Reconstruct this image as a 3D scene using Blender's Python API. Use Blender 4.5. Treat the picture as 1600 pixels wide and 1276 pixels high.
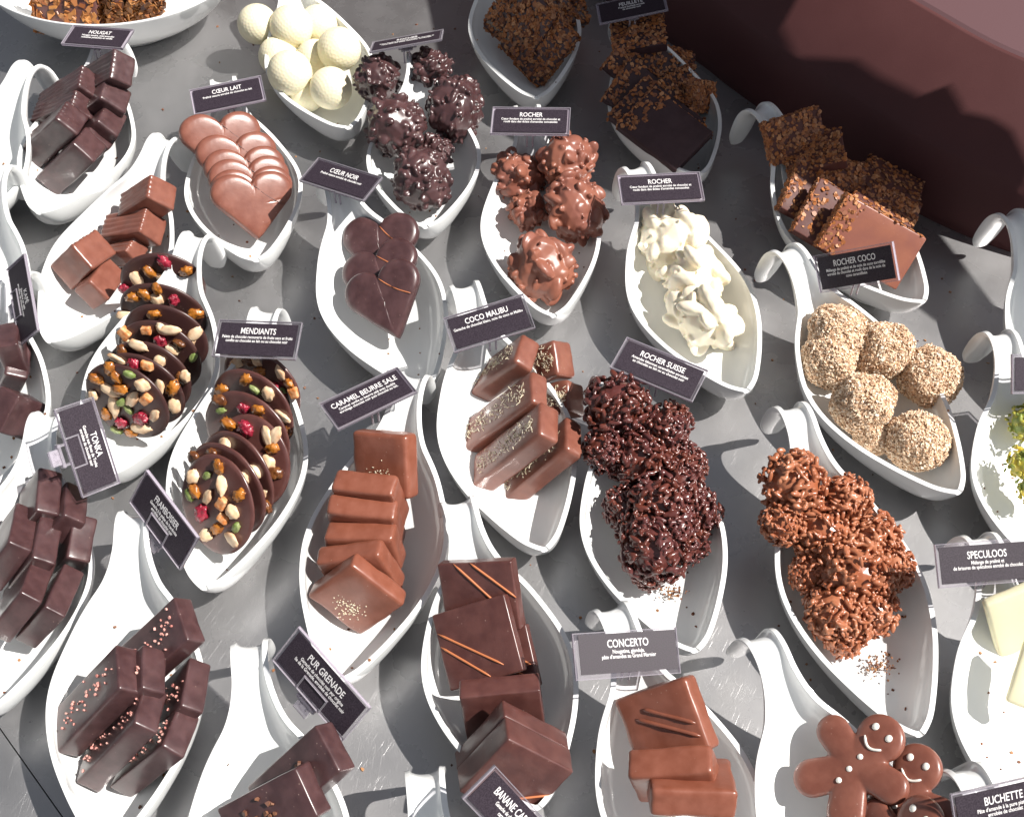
import bpy, bmesh, math, random
from mathutils import Vector, Matrix, Quaternion, noise
S = 0.01                      # everything below is written in centimetres
R = math.radians
scene = bpy.context.scene
for o in list(bpy.data.objects): bpy.data.objects.remove(o)

# ------------------------------------------------------------------ camera
cam_d = bpy.data.cameras.new('camera'); cam = bpy.data.objects.new('camera', cam_d)
scene.collection.objects.link(cam); scene.camera = cam
cam.location = (0, -55.763*S, 74*S); cam.rotation_euler = (R(90-53), 0, 0)
cam_d.lens = 2025/1600*36; cam_d.sensor_width = 36; cam_d.clip_start = .01; cam_d.clip_end = 200
# ------------------------------------------------------------------ light
SUN_EL, SUN_AZ = 53, -8       # azimuth counted from +x towards +y (degrees)
sdir = Vector((math.cos(R(SUN_EL))*math.cos(R(SUN_AZ)), math.cos(R(SUN_EL))*math.sin(R(SUN_AZ)), math.sin(R(SUN_EL))))
w = bpy.data.worlds.new('World'); scene.world = w; w.use_nodes = True
nt = w.node_tree; bg = nt.nodes['Background']
sky = nt.nodes.new('ShaderNodeTexSky'); sky.sky_type = 'NISHITA'; sky.sun_disc = False
sky.sun_elevation = R(SUN_EL); sky.sun_rotation = R(90-SUN_AZ)
hs = nt.nodes.new('ShaderNodeHueSaturation'); hs.inputs['Saturation'].default_value = .35
nt.links.new(sky.outputs[0], hs.inputs['Color']); nt.links.new(hs.outputs[0], bg.inputs[0]); bg.inputs[1].default_value = .054
sd = bpy.data.lights.new('sun', 'SUN'); sd.energy = 5.0; sd.angle = R(.6); sd.color = (1, .955, .9)
sun = bpy.data.objects.new('sun', sd); scene.collection.objects.link(sun)
sun.rotation_euler = sdir.to_track_quat('Z', 'Y').to_euler()
vs = scene.view_settings; vs.view_transform = 'Standard'; vs.look = 'None'; vs.exposure = .58; vs.gamma = 1; vs.use_curve_mapping = False
scene.render.engine = 'CYCLES'; scene.render.resolution_x = 1024; scene.render.resolution_y = 816
scene.cycles.max_bounces = 8; scene.cycles.transparent_max_bounces = 12

# ------------------------------------------------------------------ helpers
COL = scene.collection
def mesh(name, verts, faces, mat=None, smooth=True, scale=S):
    me = bpy.data.meshes.new(name)
    me.from_pydata([(v[0]*scale, v[1]*scale, v[2]*scale) for v in verts], [], faces)
    if smooth:
        me.polygons.foreach_set('use_smooth', [True]*len(me.polygons))
    me.update()
    if mat: me.materials.append(mat)
    return me
def link(name, me, parent=None, loc=(0, 0, 0), rot=None, sc=None):
    o = bpy.data.objects.new(name, me); COL.objects.link(o)
    o.location = (loc[0]*S, loc[1]*S, loc[2]*S)
    if rot is not None:
        if len(rot) == 4: o.rotation_mode = 'QUATERNION'; o.rotation_quaternion = rot
        else: o.rotation_euler = rot
    if sc is not None: o.scale = (sc, sc, sc) if isinstance(sc, (int, float)) else sc
    if parent: o.parent = parent
    return o
def tag(o, label, cat, group=None, kind=None):
    if label: o['label'] = label
    if cat: o['category'] = cat
    if group: o['group'] = group
    if kind: o['kind'] = kind
    return o
def baked(me, mods):
    o = bpy.data.objects.new('tmp', me); COL.objects.link(o)
    for t, kw in mods:
        m = o.modifiers.new(t, t)
        for k, v in kw.items(): setattr(m, k, v)
    dg = bpy.context.evaluated_depsgraph_get()
    r = bpy.data.meshes.new_from_object(o.evaluated_get(dg))
    bpy.data.objects.remove(o)
    r.polygons.foreach_set('use_smooth', [True]*len(r.polygons)); r.update()
    return r
def nz(p, s=1, seed=0): return noise.noise(Vector((p[0]*s+seed*7.3, p[1]*s-seed*3.1, p[2]*s+seed*1.7)))

class MB:
    def __init__(s): s.v = []; s.f = []
    def add(s, vs, fs):
        b = len(s.v); s.v += [tuple(v) for v in vs]; s.f += [tuple(i+b for i in f) for f in fs]
    def box(s, c, h, M=None):
        vs = [Vector((x*h[0], y*h[1], z*h[2])) for x in (-1, 1) for y in (-1, 1) for z in (-1, 1)]
        if M: vs = [M @ v for v in vs]
        s.add([v+Vector(c) for v in vs], [(0, 1, 3, 2), (4, 6, 7, 5), (0, 4, 5, 1), (2, 3, 7, 6), (0, 2, 6, 4), (1, 5, 7, 3)])
    def tube(s, pts, r, n=8):
        pts = [Vector(p) for p in pts]; rings = []
        for i, p in enumerate(pts):
            t = (pts[min(i+1, len(pts)-1)]-pts[max(i-1, 0)]).normalized()
            a = t.orthogonal().normalized(); b = t.cross(a)
            rr = r[i] if isinstance(r, (list, tuple)) else r
            rings.append([p+a*math.cos(2*math.pi*k/n)*rr+b*math.sin(2*math.pi*k/n)*rr for k in range(n)])
        vs = [v for q in rings for v in q]; fs = []
        for i in range(len(rings)-1):
            for k in range(n): fs.append((i*n+k, i*n+(k+1) % n, (i+1)*n+(k+1) % n, (i+1)*n+k))
        fs.append(tuple(range(n))[::-1]); fs.append(tuple((len(rings)-1)*n+k for k in range(n)))
        s.add(vs, fs)
    def mesh(s, name, mat, smooth=False): return mesh(name, s.v, s.f, mat, smooth)
_ico = {}
def ico(sub):
    if sub not in _ico:
        bm = bmesh.new(); bmesh.ops.create_icosphere(bm, subdivisions=sub, radius=1)
        _ico[sub] = ([v.co.copy() for v in bm.verts], [tuple(v.index for v in f.verts) for f in bm.faces]); bm.free()
    return _ico[sub]
def rrot(rn): return Quaternion((rn.gauss(0, 1), rn.gauss(0, 1), rn.gauss(0, 1), rn.gauss(0, 1))).normalized()

# ------------------------------------------------------------------ materials
def mat(name, col, rough=.4, metal=0, spec=.5, coat=0, bump=None, var=None, sss=0, cols=None, island=False):
    m = bpy.data.materials.new(name); m.use_nodes = True; t = m.node_tree; b = t.nodes['Principled BSDF']; L = t.links
    b.inputs['Base Color'].default_value = (*col, 1); b.inputs['Roughness'].default_value = rough
    b.inputs['Metallic'].default_value = metal; b.inputs['Specular IOR Level'].default_value = spec
    b.inputs['Coat Weight'].default_value = coat; b.inputs['Coat Roughness'].default_value = .2 if 'chocolate' in name else .12
    if name.endswith('chocolate') and not sss: sss = .12
    if sss:
        b.inputs['Subsurface Weight'].default_value = sss; b.inputs['Subsurface Radius'].default_value = (.006, .003, .0015)
    tc = t.nodes.new('ShaderNodeTexCoord')
    if var:      # (scale, second colour)  mottled colour of the surface itself
        n = t.nodes.new('ShaderNodeTexNoise'); n.inputs['Scale'].default_value = var[0]; n.inputs['Detail'].default_value = 6
        r = t.nodes.new('ShaderNodeValToRGB'); r.color_ramp.elements[0].position = .38; r.color_ramp.elements[1].position = .65
        r.color_ramp.elements[0].color = (*col, 1); r.color_ramp.elements[1].color = (*var[1], 1)
        L.new(tc.outputs['Object'], n.inputs['Vector']); L.new(n.outputs[0], r.inputs[0]); L.new(r.outputs[0], b.inputs['Base Color'])
        rr = t.nodes.new('ShaderNodeMapRange'); rr.inputs[3].default_value = rough*.8; rr.inputs[4].default_value = rough*1.3
        L.new(n.outputs[0], rr.inputs[0]); L.new(rr.outputs[0], b.inputs['Roughness'])
    if name in ('dark_chocolate', 'plain_chocolate', 'milk_chocolate', 'milk_chocolate_rosy', 'milk_chocolate_amber', 'dark_chocolate_fruit'):
        vo = t.nodes.new('ShaderNodeTexVoronoi'); vo.inputs['Scale'].default_value = 260; L.new(tc.outputs['Object'], vo.inputs['Vector'])
        n2 = t.nodes.new('ShaderNodeTexNoise'); n2.inputs['Scale'].default_value = 70; L.new(tc.outputs['Object'], n2.inputs['Vector'])
        m1 = t.nodes.new('ShaderNodeMapRange'); m1.inputs[1].default_value = .13; m1.inputs[2].default_value = .06; L.new(vo.outputs['Distance'], m1.inputs[0])
        m2 = t.nodes.new('ShaderNodeMapRange'); m2.inputs[1].default_value = .5; m2.inputs[2].default_value = .62; L.new(n2.outputs[0], m2.inputs[0])
        mm = t.nodes.new('ShaderNodeMath'); mm.operation = 'MULTIPLY'; L.new(m1.outputs[0], mm.inputs[0]); L.new(m2.outputs[0], mm.inputs[1])
        mk = t.nodes.new('ShaderNodeMath'); mk.operation = 'MULTIPLY'; mk.inputs[1].default_value = .55; L.new(mm.outputs[0], mk.inputs[0])
        mx = t.nodes.new('ShaderNodeMixRGB'); mx.inputs[2].default_value = (.42, .30, .25, 1); L.new(mk.outputs[0], mx.inputs[0]); L.new(r.outputs[0], mx.inputs[1]); L.new(mx.outputs[0], b.inputs['Base Color'])
    if cols:
        g = t.nodes.new('ShaderNodeNewGeometry'); r = t.nodes.new('ShaderNodeValToRGB'); r.color_ramp.interpolation = 'LINEAR'
        e = r.color_ramp.elements
        while len(e) < len(cols): e.new(.5)
        for i, c in enumerate(cols): e[i].position = i/(len(cols)-1); e[i].color = (*c, 1)
        L.new(g.outputs['Random Per Island'], r.inputs[0]); L.new(r.outputs[0], b.inputs['Base Color'])
    if bump:     # list of (scale, strength, distance)
        prev = None
        for sc_, st, di in bump:
            n = t.nodes.new('ShaderNodeTexNoise'); n.inputs['Scale'].default_value = sc_; n.inputs['Detail'].default_value = 4
            L.new(tc.outputs['Object'], n.inputs['Vector'])
            q = t.nodes.new('ShaderNodeBump'); q.inputs['Strength'].default_value = st; q.inputs['Distance'].default_value = di
            L.new(n.outputs[0], q.inputs['Height'])
            if prev: L.new(prev.outputs[0], q.inputs['Normal'])
            prev = q
        L.new(prev.outputs[0], b.inputs['Normal'])
    return m
PORC = mat('white_porcelain', (.80, .815, .81), .1, spec=.5, coat=.4, bump=[(60, .03, .001)])
CHB = [(90, .18, .0012), (900, .10, .0003)]
DARK = mat('dark_chocolate', (.054, .0235, .0245), .33, spec=.6, coat=.25, bump=CHB, var=(120, (.085, .040, .041)))
DARKF = mat('dark_chocolate_fruit', (.052, .022, .022), .33, spec=.5, bump=CHB, var=(90, (.062, .026, .021)))
MID = mat('plain_chocolate', (.082, .029, .025), .32, spec=.6, coat=.22, bump=CHB, var=(110, (.115, .044, .037)))
MIDM = mat('matt_brown_chocolate', (.10, .036, .030), .55, spec=.3, bump=CHB, var=(110, (.125, .050, .042)))
DARKM = mat('matt_dark_chocolate', (.050, .024, .027), .5, spec=.35, bump=CHB, var=(110, (.065, .034, .038)))
MILK = mat('milk_chocolate', (.185, .063, .042), .32, spec=.55, coat=.15, bump=CHB, var=(110, (.235, .088, .060)))
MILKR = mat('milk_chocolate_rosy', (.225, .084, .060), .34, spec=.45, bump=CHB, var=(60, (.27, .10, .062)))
AMBER = mat('milk_chocolate_amber', (.20, .062, .035), .32, spec=.55, coat=.15, bump=CHB, var=(110, (.245, .084, .052)))
DCL = mat('dark_cluster', (.10, .030, .028), .26, spec=.6, coat=.2, bump=[(200, .3, .001)], var=(160, (.12, .03, .018)))
MCL = mat('milk_cluster', (.32, .10, .045), .28, spec=.5, coat=.1, bump=[(200, .3, .001)], var=(160, (.42, .17, .09)))
WHC = mat('white_chocolate', (.88, .80, .63), .36, spec=.4, sss=.25, bump=[(150, .15, .001)])
IVORY = mat('ivory_chocolate', (.82, .76, .55), .38, spec=.4, sss=.2, bump=[(200, .1, .0006)])
CREAM = mat('cream_chocolate', (.78, .73, .50), .42, spec=.35, bump=[(25, .3, .002)])
COCOB = mat('toasted_coconut_core', (.55, .38, .24), .8)
COCOF = mat('toasted_coconut', (.6, .45, .3), .7, cols=[(.30, .14, .07), (.76, .55, .36), (.90, .77, .60), (.64, .39, .22), (.92, .82, .68)])
GRATE = mat('grated_coconut', (.75, .66, .45), .6, cols=[(.60, .48, .30), (.86, .79, .62), (.78, .68, .48)])
FLAKE = mat('praline_flakes', (.3, .12, .03), .5, cols=[(.10, .035, .022), (.48, .175, .05), (.28, .095, .03), (.56, .27, .12), (.17, .06, .035), (.40, .14, .045)])
PINK = mat('pink_crumbs', (.6, .25, .2), .6, cols=[(.55, .2, .17), (.75, .42, .36)])
NIB = mat('cocoa_nibs', (.2, .08, .04), .5, cols=[(.10, .04, .025), (.33, .15, .08)])
STRIPE = mat('orange_piping', (.50, .17, .07), .4)
ALM = mat('almond', (.80, .62, .42), .45, var=(160, (.62, .36, .20)), bump=[(300, .3, .0006)])
HAZ = mat('hazelnut', (.66, .42, .24), .5, var=(140, (.82, .66, .47)), bump=[(150, .3, .0008)])
RAI = mat('golden_raisin', (.46, .17, .022), .28, spec=.6, coat=.3, var=(200, (.26, .08, .012)), bump=[(350, .7, .0015)])
BRA = mat('brown_raisin', (.10, .032, .012), .28, spec=.6, coat=.3, var=(200, (.22, .08, .02)), bump=[(350, .7, .0015)])
CRA = mat('cranberry', (.20, .008, .022), .25, spec=.6, coat=.4, var=(260, (.40, .03, .06)), bump=[(400, .8, .0018)])
PIS = mat('pistachio', (.14, .20, .045), .45, var=(200, (.30, .33, .14)), bump=[(200, .4, .0008)])
CUB = mat('candied_orange', (.62, .20, .05), .5, var=(300, (.72, .42, .22)), bump=[(500, .6, .001)])
PISM = mat('pistachio_mix', (.20, .26, .05), .4, var=(170, (.66, .50, .06)), bump=[(200, .3, .001)])
FLOR = mat('caramelised_almond_flakes', (.3, .12, .04), .35, coat=.3, cols=[(.26, .09, .025), (.42, .19, .06), (.34, .13, .035), (.20, .065, .02)])
ICING = mat('white_icing', (.85, .83, .76), .4)
CARD = mat('black_card', (.020, .014, .021), .5, spec=.25, var=(1200, (.045, .034, .046)), bump=[(1500, .15, .0002)])
PRINT = mat('white_print', (.78, .76, .76), .6)
WALL = mat('brown_counter_panel', (.078, .027, .027), .55, spec=.3, bump=[(900, .12, .0004)], var=(15, (.088, .031, .031)))
WALLT = mat('mauve_counter_top', (.115, .062, .068), .5, spec=.3, bump=[(900, .12, .0004)])
CRUMB = mat('crumbs', (.1, .04, .02), .7, cols=[(.05, .02, .012), (.20, .07, .03), (.40, .20, .08), (.10, .035, .02)])
def clear_plastic(name, col, fac, rough):
    m = bpy.data.materials.new(name); m.use_nodes = True; t = m.node_tree; L = t.links
    for n in list(t.nodes): t.nodes.remove(n)
    o = t.nodes.new('ShaderNodeOutputMaterial'); mx = t.nodes.new('ShaderNodeMixShader'); tr = t.nodes.new('ShaderNodeBsdfTransparent')
    p = t.nodes.new('ShaderNodeBsdfPrincipled'); p.inputs['Base Color'].default_value = (*col, 1); p.inputs['Roughness'].default_value = rough
    p.inputs['Specular IOR Level'].default_value = .8
    lw = t.nodes.new('ShaderNodeFresnel'); lw.inputs[0].default_value = 1.5
    ad = t.nodes.new('ShaderNodeMath'); ad.operation = 'ADD'; ad.inputs[1].default_value = fac; ad.use_clamp = True
    tr.inputs[0].default_value = (.95, .94, .96, 1)
    L.new(lw.outputs[0], ad.inputs[0]); L.new(ad.outputs[0], mx.inputs[0]); L.new(tr.outputs[0], mx.inputs[1]); L.new(p.outputs[0], mx.inputs[2])
    L.new(mx.outputs[0], o.inputs[0]); return m
CLEAR = clear_plastic('clear_plastic', (.55, .50, .56), .04, .06)
CLEARE = clear_plastic('clear_plastic_edge', (.62, .58, .64), .24, .1)
def steel():
    m = bpy.data.materials.new('brushed_steel'); m.use_nodes = True; t = m.node_tree; L = t.links; b = t.nodes['Principled BSDF']
    b.inputs['Metallic'].default_value = 1; b.inputs['Anisotropic'].default_value = 0
    tc = t.nodes.new('ShaderNodeTexCoord')
    def stretched(rot, sx, sy, detail=3):
        mp0 = t.nodes.new('ShaderNodeMapping'); mp0.inputs['Rotation'].default_value = (0, 0, R(rot)); mp = t.nodes.new('ShaderNodeMapping'); mp.inputs['Scale'].default_value = (sx, sy, 1)
        n = t.nodes.new('ShaderNodeTexNoise'); n.inputs['Scale'].default_value = 1; n.inputs['Detail'].default_value = detail
        L.new(tc.outputs['Object'], mp0.inputs[0]); L.new(mp0.outputs[0], mp.inputs[0]); L.new(mp.outputs[0], n.inputs['Vector']); return n.outputs[0]
    def scr(rot, sx, sy, lo, hi):        # sparse bright scratches
        v = stretched(rot, sx, sy, 1); r = t.nodes.new('ShaderNodeMapRange'); r.inputs[1].default_value = lo; r.inputs[2].default_value = hi
        L.new(v, r.inputs[0]); return r.outputs[0]
    def add(a, c, k=1):
        q = t.nodes.new('ShaderNodeMath'); q.operation = 'MULTIPLY_ADD'; q.inputs[1].default_value = k; L.new(c, q.inputs[0]); L.new(a, q.inputs[2]); return q.outputs[0]
    h = stretched(78, 160, 2600)
    h = add(h, stretched(25, 260, 2200), .6); h = add(h, stretched(-35, 240, 1900), .6)
    s1 = scr(-62, 45, 2600, .69, .74); s2 = scr(48, 38, 2400, .70, .75); s3 = scr(-85, 40, 2600, .70, .75)
    h = add(h, s1, .6); h = add(h, s2, .5); h = add(h, s3, .6)
    bp = t.nodes.new('ShaderNodeBump'); bp.inputs['Strength'].default_value = .5; bp.inputs['Distance'].default_value = .0001
    L.new(h, bp.inputs['Height'])
    big = t.nodes.new('ShaderNodeTexNoise'); big.inputs['Scale'].default_value = 10; big.inputs['Detail'].default_value = 0
    L.new(tc.outputs['Object'], big.inputs['Vector'])
    bp2 = t.nodes.new('ShaderNodeBump'); bp2.inputs['Strength'].default_value = .6; bp2.inputs['Distance'].default_value = .006
    L.new(big.outputs[0], bp2.inputs['Height']); L.new(bp.outputs[0], bp2.inputs['Normal']); L.new(bp2.outputs[0], b.inputs['Normal'])
    n = t.nodes.new('ShaderNodeTexNoise'); n.inputs['Scale'].default_value = 22; n.inputs['Detail'].default_value = 8
    L.new(tc.outputs['Object'], n.inputs['Vector'])
    rr = t.nodes.new('ShaderNodeMapRange'); rr.inputs[1].default_value = .3; rr.inputs[2].default_value = .7; rr.inputs[3].default_value = .25; rr.inputs[4].default_value = .30
    L.new(n.outputs[0], rr.inputs[0]); L.new(rr.outputs[0], b.inputs['Roughness'])
    cr = t.nodes.new('ShaderNodeValToRGB'); cr.color_ramp.elements[0].color = (.42, .415, .42, 1); cr.color_ramp.elements[1].color = (.49, .485, .49, 1)
    L.new(n.outputs[0], cr.inputs[0]); L.new(cr.outputs[0], b.inputs['Base Color'])
    b2 = t.nodes.new('ShaderNodeBsdfPrincipled'); b2.inputs['Metallic'].default_value = 1
    L.new(cr.outputs[0], b2.inputs['Base Color']); L.new(bp2.outputs[0], b2.inputs['Normal'])
    rq = t.nodes.new('ShaderNodeMapRange'); rq.inputs[1].default_value = .3; rq.inputs[2].default_value = .7; rq.inputs[3].default_value = .52; rq.inputs[4].default_value = .62
    L.new(n.outputs[0], rq.inputs[0]); L.new(rq.outputs[0], b2.inputs['Roughness'])
    ms = t.nodes.new('ShaderNodeMixShader'); ms.inputs[0].default_value = .65
    L.new(b.outputs[0], ms.inputs[1]); L.new(b2.outputs[0], ms.inputs[2]); L.new(ms.outputs[0], t.nodes['Material Output'].inputs[0])
    return m
STEEL = steel()

# ------------------------------------------------------------------ setting
def poly_slab(name, pts, z0, z1, m):
    n = len(pts); vs = [(x, y, z0) for x, y in pts]+[(x, y, z1) for x, y in pts]
    fs = [tuple(range(n))[::-1], tuple(range(n, 2*n))]+[(i, (i+1) % n, n+(i+1) % n, n+i) for i in range(n)]
    return link(name, mesh(name, vs, fs, m, False))
# the counter is two steel sheets with a hairline joint at lower left
ax, ay, bx, by = -30.9, -24.1, -26.0, -29.5
dx, dy = bx-ax, by-ay; L_ = math.hypot(dx, dy); dx /= L_; dy /= L_
p0 = (ax-dx*25, ay-dy*25); p1 = (bx+dx*40, by+dy*40); gx, gy = -dy*.035, dx*.035
tag(poly_slab('counter_top', [(p0[0]+gx, p0[1]+gy), (p1[0]+gx, p1[1]+gy), (110, p1[1]), (110, 110), (-110, 110), (-110, p0[1])], -1.5, 0, STEEL), None, None, kind='structure')
tag(poly_slab('side_counter_top', [(p0[0]-gx, p0[1]-gy), (-110, p0[1]-.1), (-110, p1[1]-8), (p1[0]-gx, p1[1]-8), (p1[0]-gx, p1[1]-gy)], -1.5, -.02, STEEL), None, None, kind='structure')
# brown counter surround: low riser, then an apron that leans back, then a mauve top
foot = [(-75, 92), (-50, 84), (-25, 73), (-5, 60), (8, 48.5), (16.3, 39), (19.6, 34.6), (26.7, 26.0), (32.9, 19.4), (40.1, 14.8), (50, 11), (64, 8), (85, 7)]
def smooth_curve(P, k=8):
    out = []
    for i in range(len(P)-1):
        a = Vector(P[max(i-1, 0)]); b = Vector(P[i]); c = Vector(P[i+1]); d = Vector(P[min(i+2, len(P)-1)])
        for j in range(k):
            t = j/k; out.append(.5*((2*b)+(c-a)*t+(2*a-5*b+4*c-d)*t*t+(3*b-a-3*c+d)*t**3))
    out.append(Vector(P[-1])); return out
fc = smooth_curve(foot)
prof = [(0, -.5), (.25, 1), (.9, 6.0), (1.15, 6.25), (6.6, 12.0), (6.9, 12.1)]
def sweep(profile):
    vs = []; n = len(profile)
    for i, p in enumerate(fc):
        t = (fc[min(i+1, len(fc)-1)]-fc[max(i-1, 0)]).normalized(); nn = Vector((-t.y, t.x))
        for o, z in profile: vs.append((p.x+nn.x*o, p.y+nn.y*o, z))
    fs = [(i*n+j, (i+1)*n+j, (i+1)*n+j+1, i*n+j+1) for i in range(len(fc)-1) for j in range(n-1)]
    return vs, fs
vs, fs = sweep(prof)
surround = bpy.data.objects.new('counter_surround', None); COL.objects.link(surround); surround.location = (.27, .26, 0)
tag(surround, 'curved brown panel leaning back along the upper right edge of the steel counter', 'counter panel')
def kid(o, parent):
    o.parent = parent; o.matrix_parent_inverse = Matrix.Translation(-Vector(parent.location)); return o
kid(link('apron', baked(mesh('apron', vs, fs, WALL), [('SOLIDIFY', dict(thickness=.006, offset=-1))])), surround)
vs, fs = sweep([(6.9, 12.1), (7.2, 12.25)]); q = []
for i in range(len(vs)//2): a, b = vs[2*i], vs[2*i+1]; q += [a, b, (b[0]+70, b[1]+70, 12.25)]
fs = [(i*3+j, (i+1)*3+j, (i+1)*3+j+1, i*3+j+1) for i in range(len(fc)-1) for j in range(2)]
kid(link('ledge', mesh('ledge', q, fs, WALLT, False)), surround)
# unseen tall dark panel added at the back for the steel to mirror
back = poly_slab('unseen_back_panel', [(-58, 98), (78, 88), (78, 96), (-58, 106)], -1.5, 85, WALL)
tag(back, 'unseen tall dark brown panel added behind the counter for the steel to mirror', 'unseen panel')
# unseen board added at upper right, outline cut to throw the band of shade
def up(p, z=34):
    k = (z-p[2])/sdir.z; return (p[0]+sdir.x*k, p[1]+sdir.y*k)
SHADE = [
 (-4.711, 48.831, 3.5),
 (-2.464, 34.937, 3.5),
 (2.645, 28.696, 3.5),
 (9.219, 23.015, 3.5),
 (14.585, 19.907, 3.5),
 (21.801, 17.402, 3.5),
 (25.811, 16.538, 5.0),
 (30.926, 13.276, 3.5),
 (33.439, 8.099, 1.0),
 (35.881, 6.222, 1.0),
 (40.292, 1.425, 1.0),
 (38.693, 17.472, 6.55),
 (37.372, 19.898, 7.95),
 (36.1, 21.064, 8.2),
 (34.41, 22.125, 8.05),
 (33.202, 24.258, 8.65),
 (32.269, 23.617, 7.55),
 (28.986, 27.167, 7.55),
 (27.482, 29.032, 7.65),
 (23.235, 31.619, 5.95),
 (20.585, 34.48, 4.65),
 (17.199, 49.573, 3.0)]
tag(poly_slab('shade_board', [up(p) for p in SHADE], 34, 35.2, WALL), 'unseen brown board added above the back right of the counter to cast shade', 'shade board')

# ------------------------------------------------------------------ porcelain dishes
def lerp(T, x):
    for (a, va), (b, vb) in zip(T, T[1:]):
        if x <= b:
            t = (x-a)/(b-a); return va+(vb-va)*t
    return T[-1][1]
def cr(T, x):      # smooth interpolation through a table
    n = len(T)
    for i in range(n-1):
        if x <= T[i+1][0] or i == n-2:
            a, va = T[i]; b, vb = T[i+1]; t = min(max((x-a)/(b-a), 0), 1)
            ma = (vb-T[i-1][1])/(b-T[i-1][0])*(b-a) if i else (vb-va)
            mb = (T[i+2][1]-va)/(T[i+2][0]-a)*(b-a) if i+2 < n else (vb-va)
            t2, t3 = t*t, t*t*t
            return (2*t3-3*t2+1)*va+(t3-2*t2+t)*ma+(-2*t3+3*t2)*vb+(t3-t2)*mb
# along the spine, s runs tip -> handle -> curl.  (s, x, z) spine; (s, w) half width; (s, h) rim height above spine
SP = [(0, .0, 3.85), (.4, .25, 3.1), (1, .75, 2.15), (1.8, 1.6, 1.45), (3, 2.95, 1.0), (5, 5, .8), (8, 8, .78), (10.5, 10.5, 1.0), (12.5, 12.5, 1.75), (14.5, 14.4, 3.1), (16.5, 16.2, 4.7),
      (18, 17.5, 5.8), (19, 18.4, 6.35), (20, 19.3, 6.2), (21, 19.95, 5.35), (22.2, 20.35, 4.0), (23.4, 20.7, 2.7), (24.4, 20.95, 1.7)]
HW = [(0, .10), (.4, .48), (1, .98), (1.8, 1.58), (3, 2.4), (5, 3.42), (7, 4.05), (8.8, 4.25), (10.5, 4.0), (12.5, 3.2), (14.5, 2.15), (16.5, 1.22), (18, .80), (19, .74), (20, .76), (21, .82), (22.2, .86), (23.4, .76), (24.4, .35)]
RH = [(0, .1), (.4, .8), (1, 1.7), (1.8, 2.35), (3, 2.75), (5, 2.9), (8, 2.92), (10.5, 2.85), (12.5, 2.6), (14.5, 2.05), (16.5, 1.15), (18, .7), (19, .5), (20, .42), (21, .35), (22.2, .3), (23.4, .2), (24.4, .08)]
def dish_mesh():
    NS, NT = 66, 20; smax = 24.4; vs = []
    ss = [smax*(i/(NS-1)) for i in range(NS)]; ss[1] = .2
    sx = [(a, b) for a, b, c in SP]; sz = [(a, c) for a, b, c in SP]
    for i, s in enumerate(ss):
        P = Vector((cr(sx, s), 0, cr(sz, s))); e = .05
        T = Vector((cr(sx, min(s+e, smax))-cr(sx, max(s-e, 0)), 0, cr(sz, min(s+e, smax))-cr(sz, max(s-e, 0)))).normalized()
        Nn = Vector((-T.z, 0, T.x)); k = min(max((s-13)/5, 0), 1); k = k*k*(3-2*k)
        Nn = (Vector((0, 0, 1))*(1-k)+Nn*k).normalized()
        wv, h = cr(HW, s), cr(RH, s)
        ex = .78 if s < 14 else .78+.22*min((s-14)/4, 1)
        for j in range(NT+1):
            u = -1+2*j/NT; a = u*math.pi/2
            lat = math.copysign(abs(math.sin(a))**ex, u)*wv
            hh = (1-max(math.cos(a), 0))*h
            vs.append(P+Vector((0, lat, 0))+Nn*hh)
    fs = [(i*(NT+1)+j, (i+1)*(NT+1)+j, (i+1)*(NT+1)+j+1, i*(NT+1)+j+1) for i in range(NS-1) for j in range(NT)]
    me = mesh('serving_dish', vs, fs, PORC)
    return baked(me, [('SOLIDIFY', dict(thickness=.0032, offset=-1, use_even_offset=False)), ('BEVEL', dict(width=.0013, segments=2, limit_method='ANGLE', angle_limit=R(50))), ('SUBSURF', dict(levels=1, render_levels=1))])
DISH = dish_mesh()
def foot_mesh():
    n = 40; vs = []; pr = [(1.0, 0), (1.06, .1), (1.0, .3), (1.04, .56)]
    for s_, z in pr:
        for k in range(n): vs.append((7.2+4.0*s_*math.cos(2*math.pi*k/n), 1.75*s_*math.sin(2*math.pi*k/n), z))
    return mesh('foot', vs, [(i*n+k, i*n+(k+1) % n, (i+1)*n+(k+1) % n, (i+1)*n+k) for i in range(3) for k in range(n)], PORC)
FOOT = foot_mesh()
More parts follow.
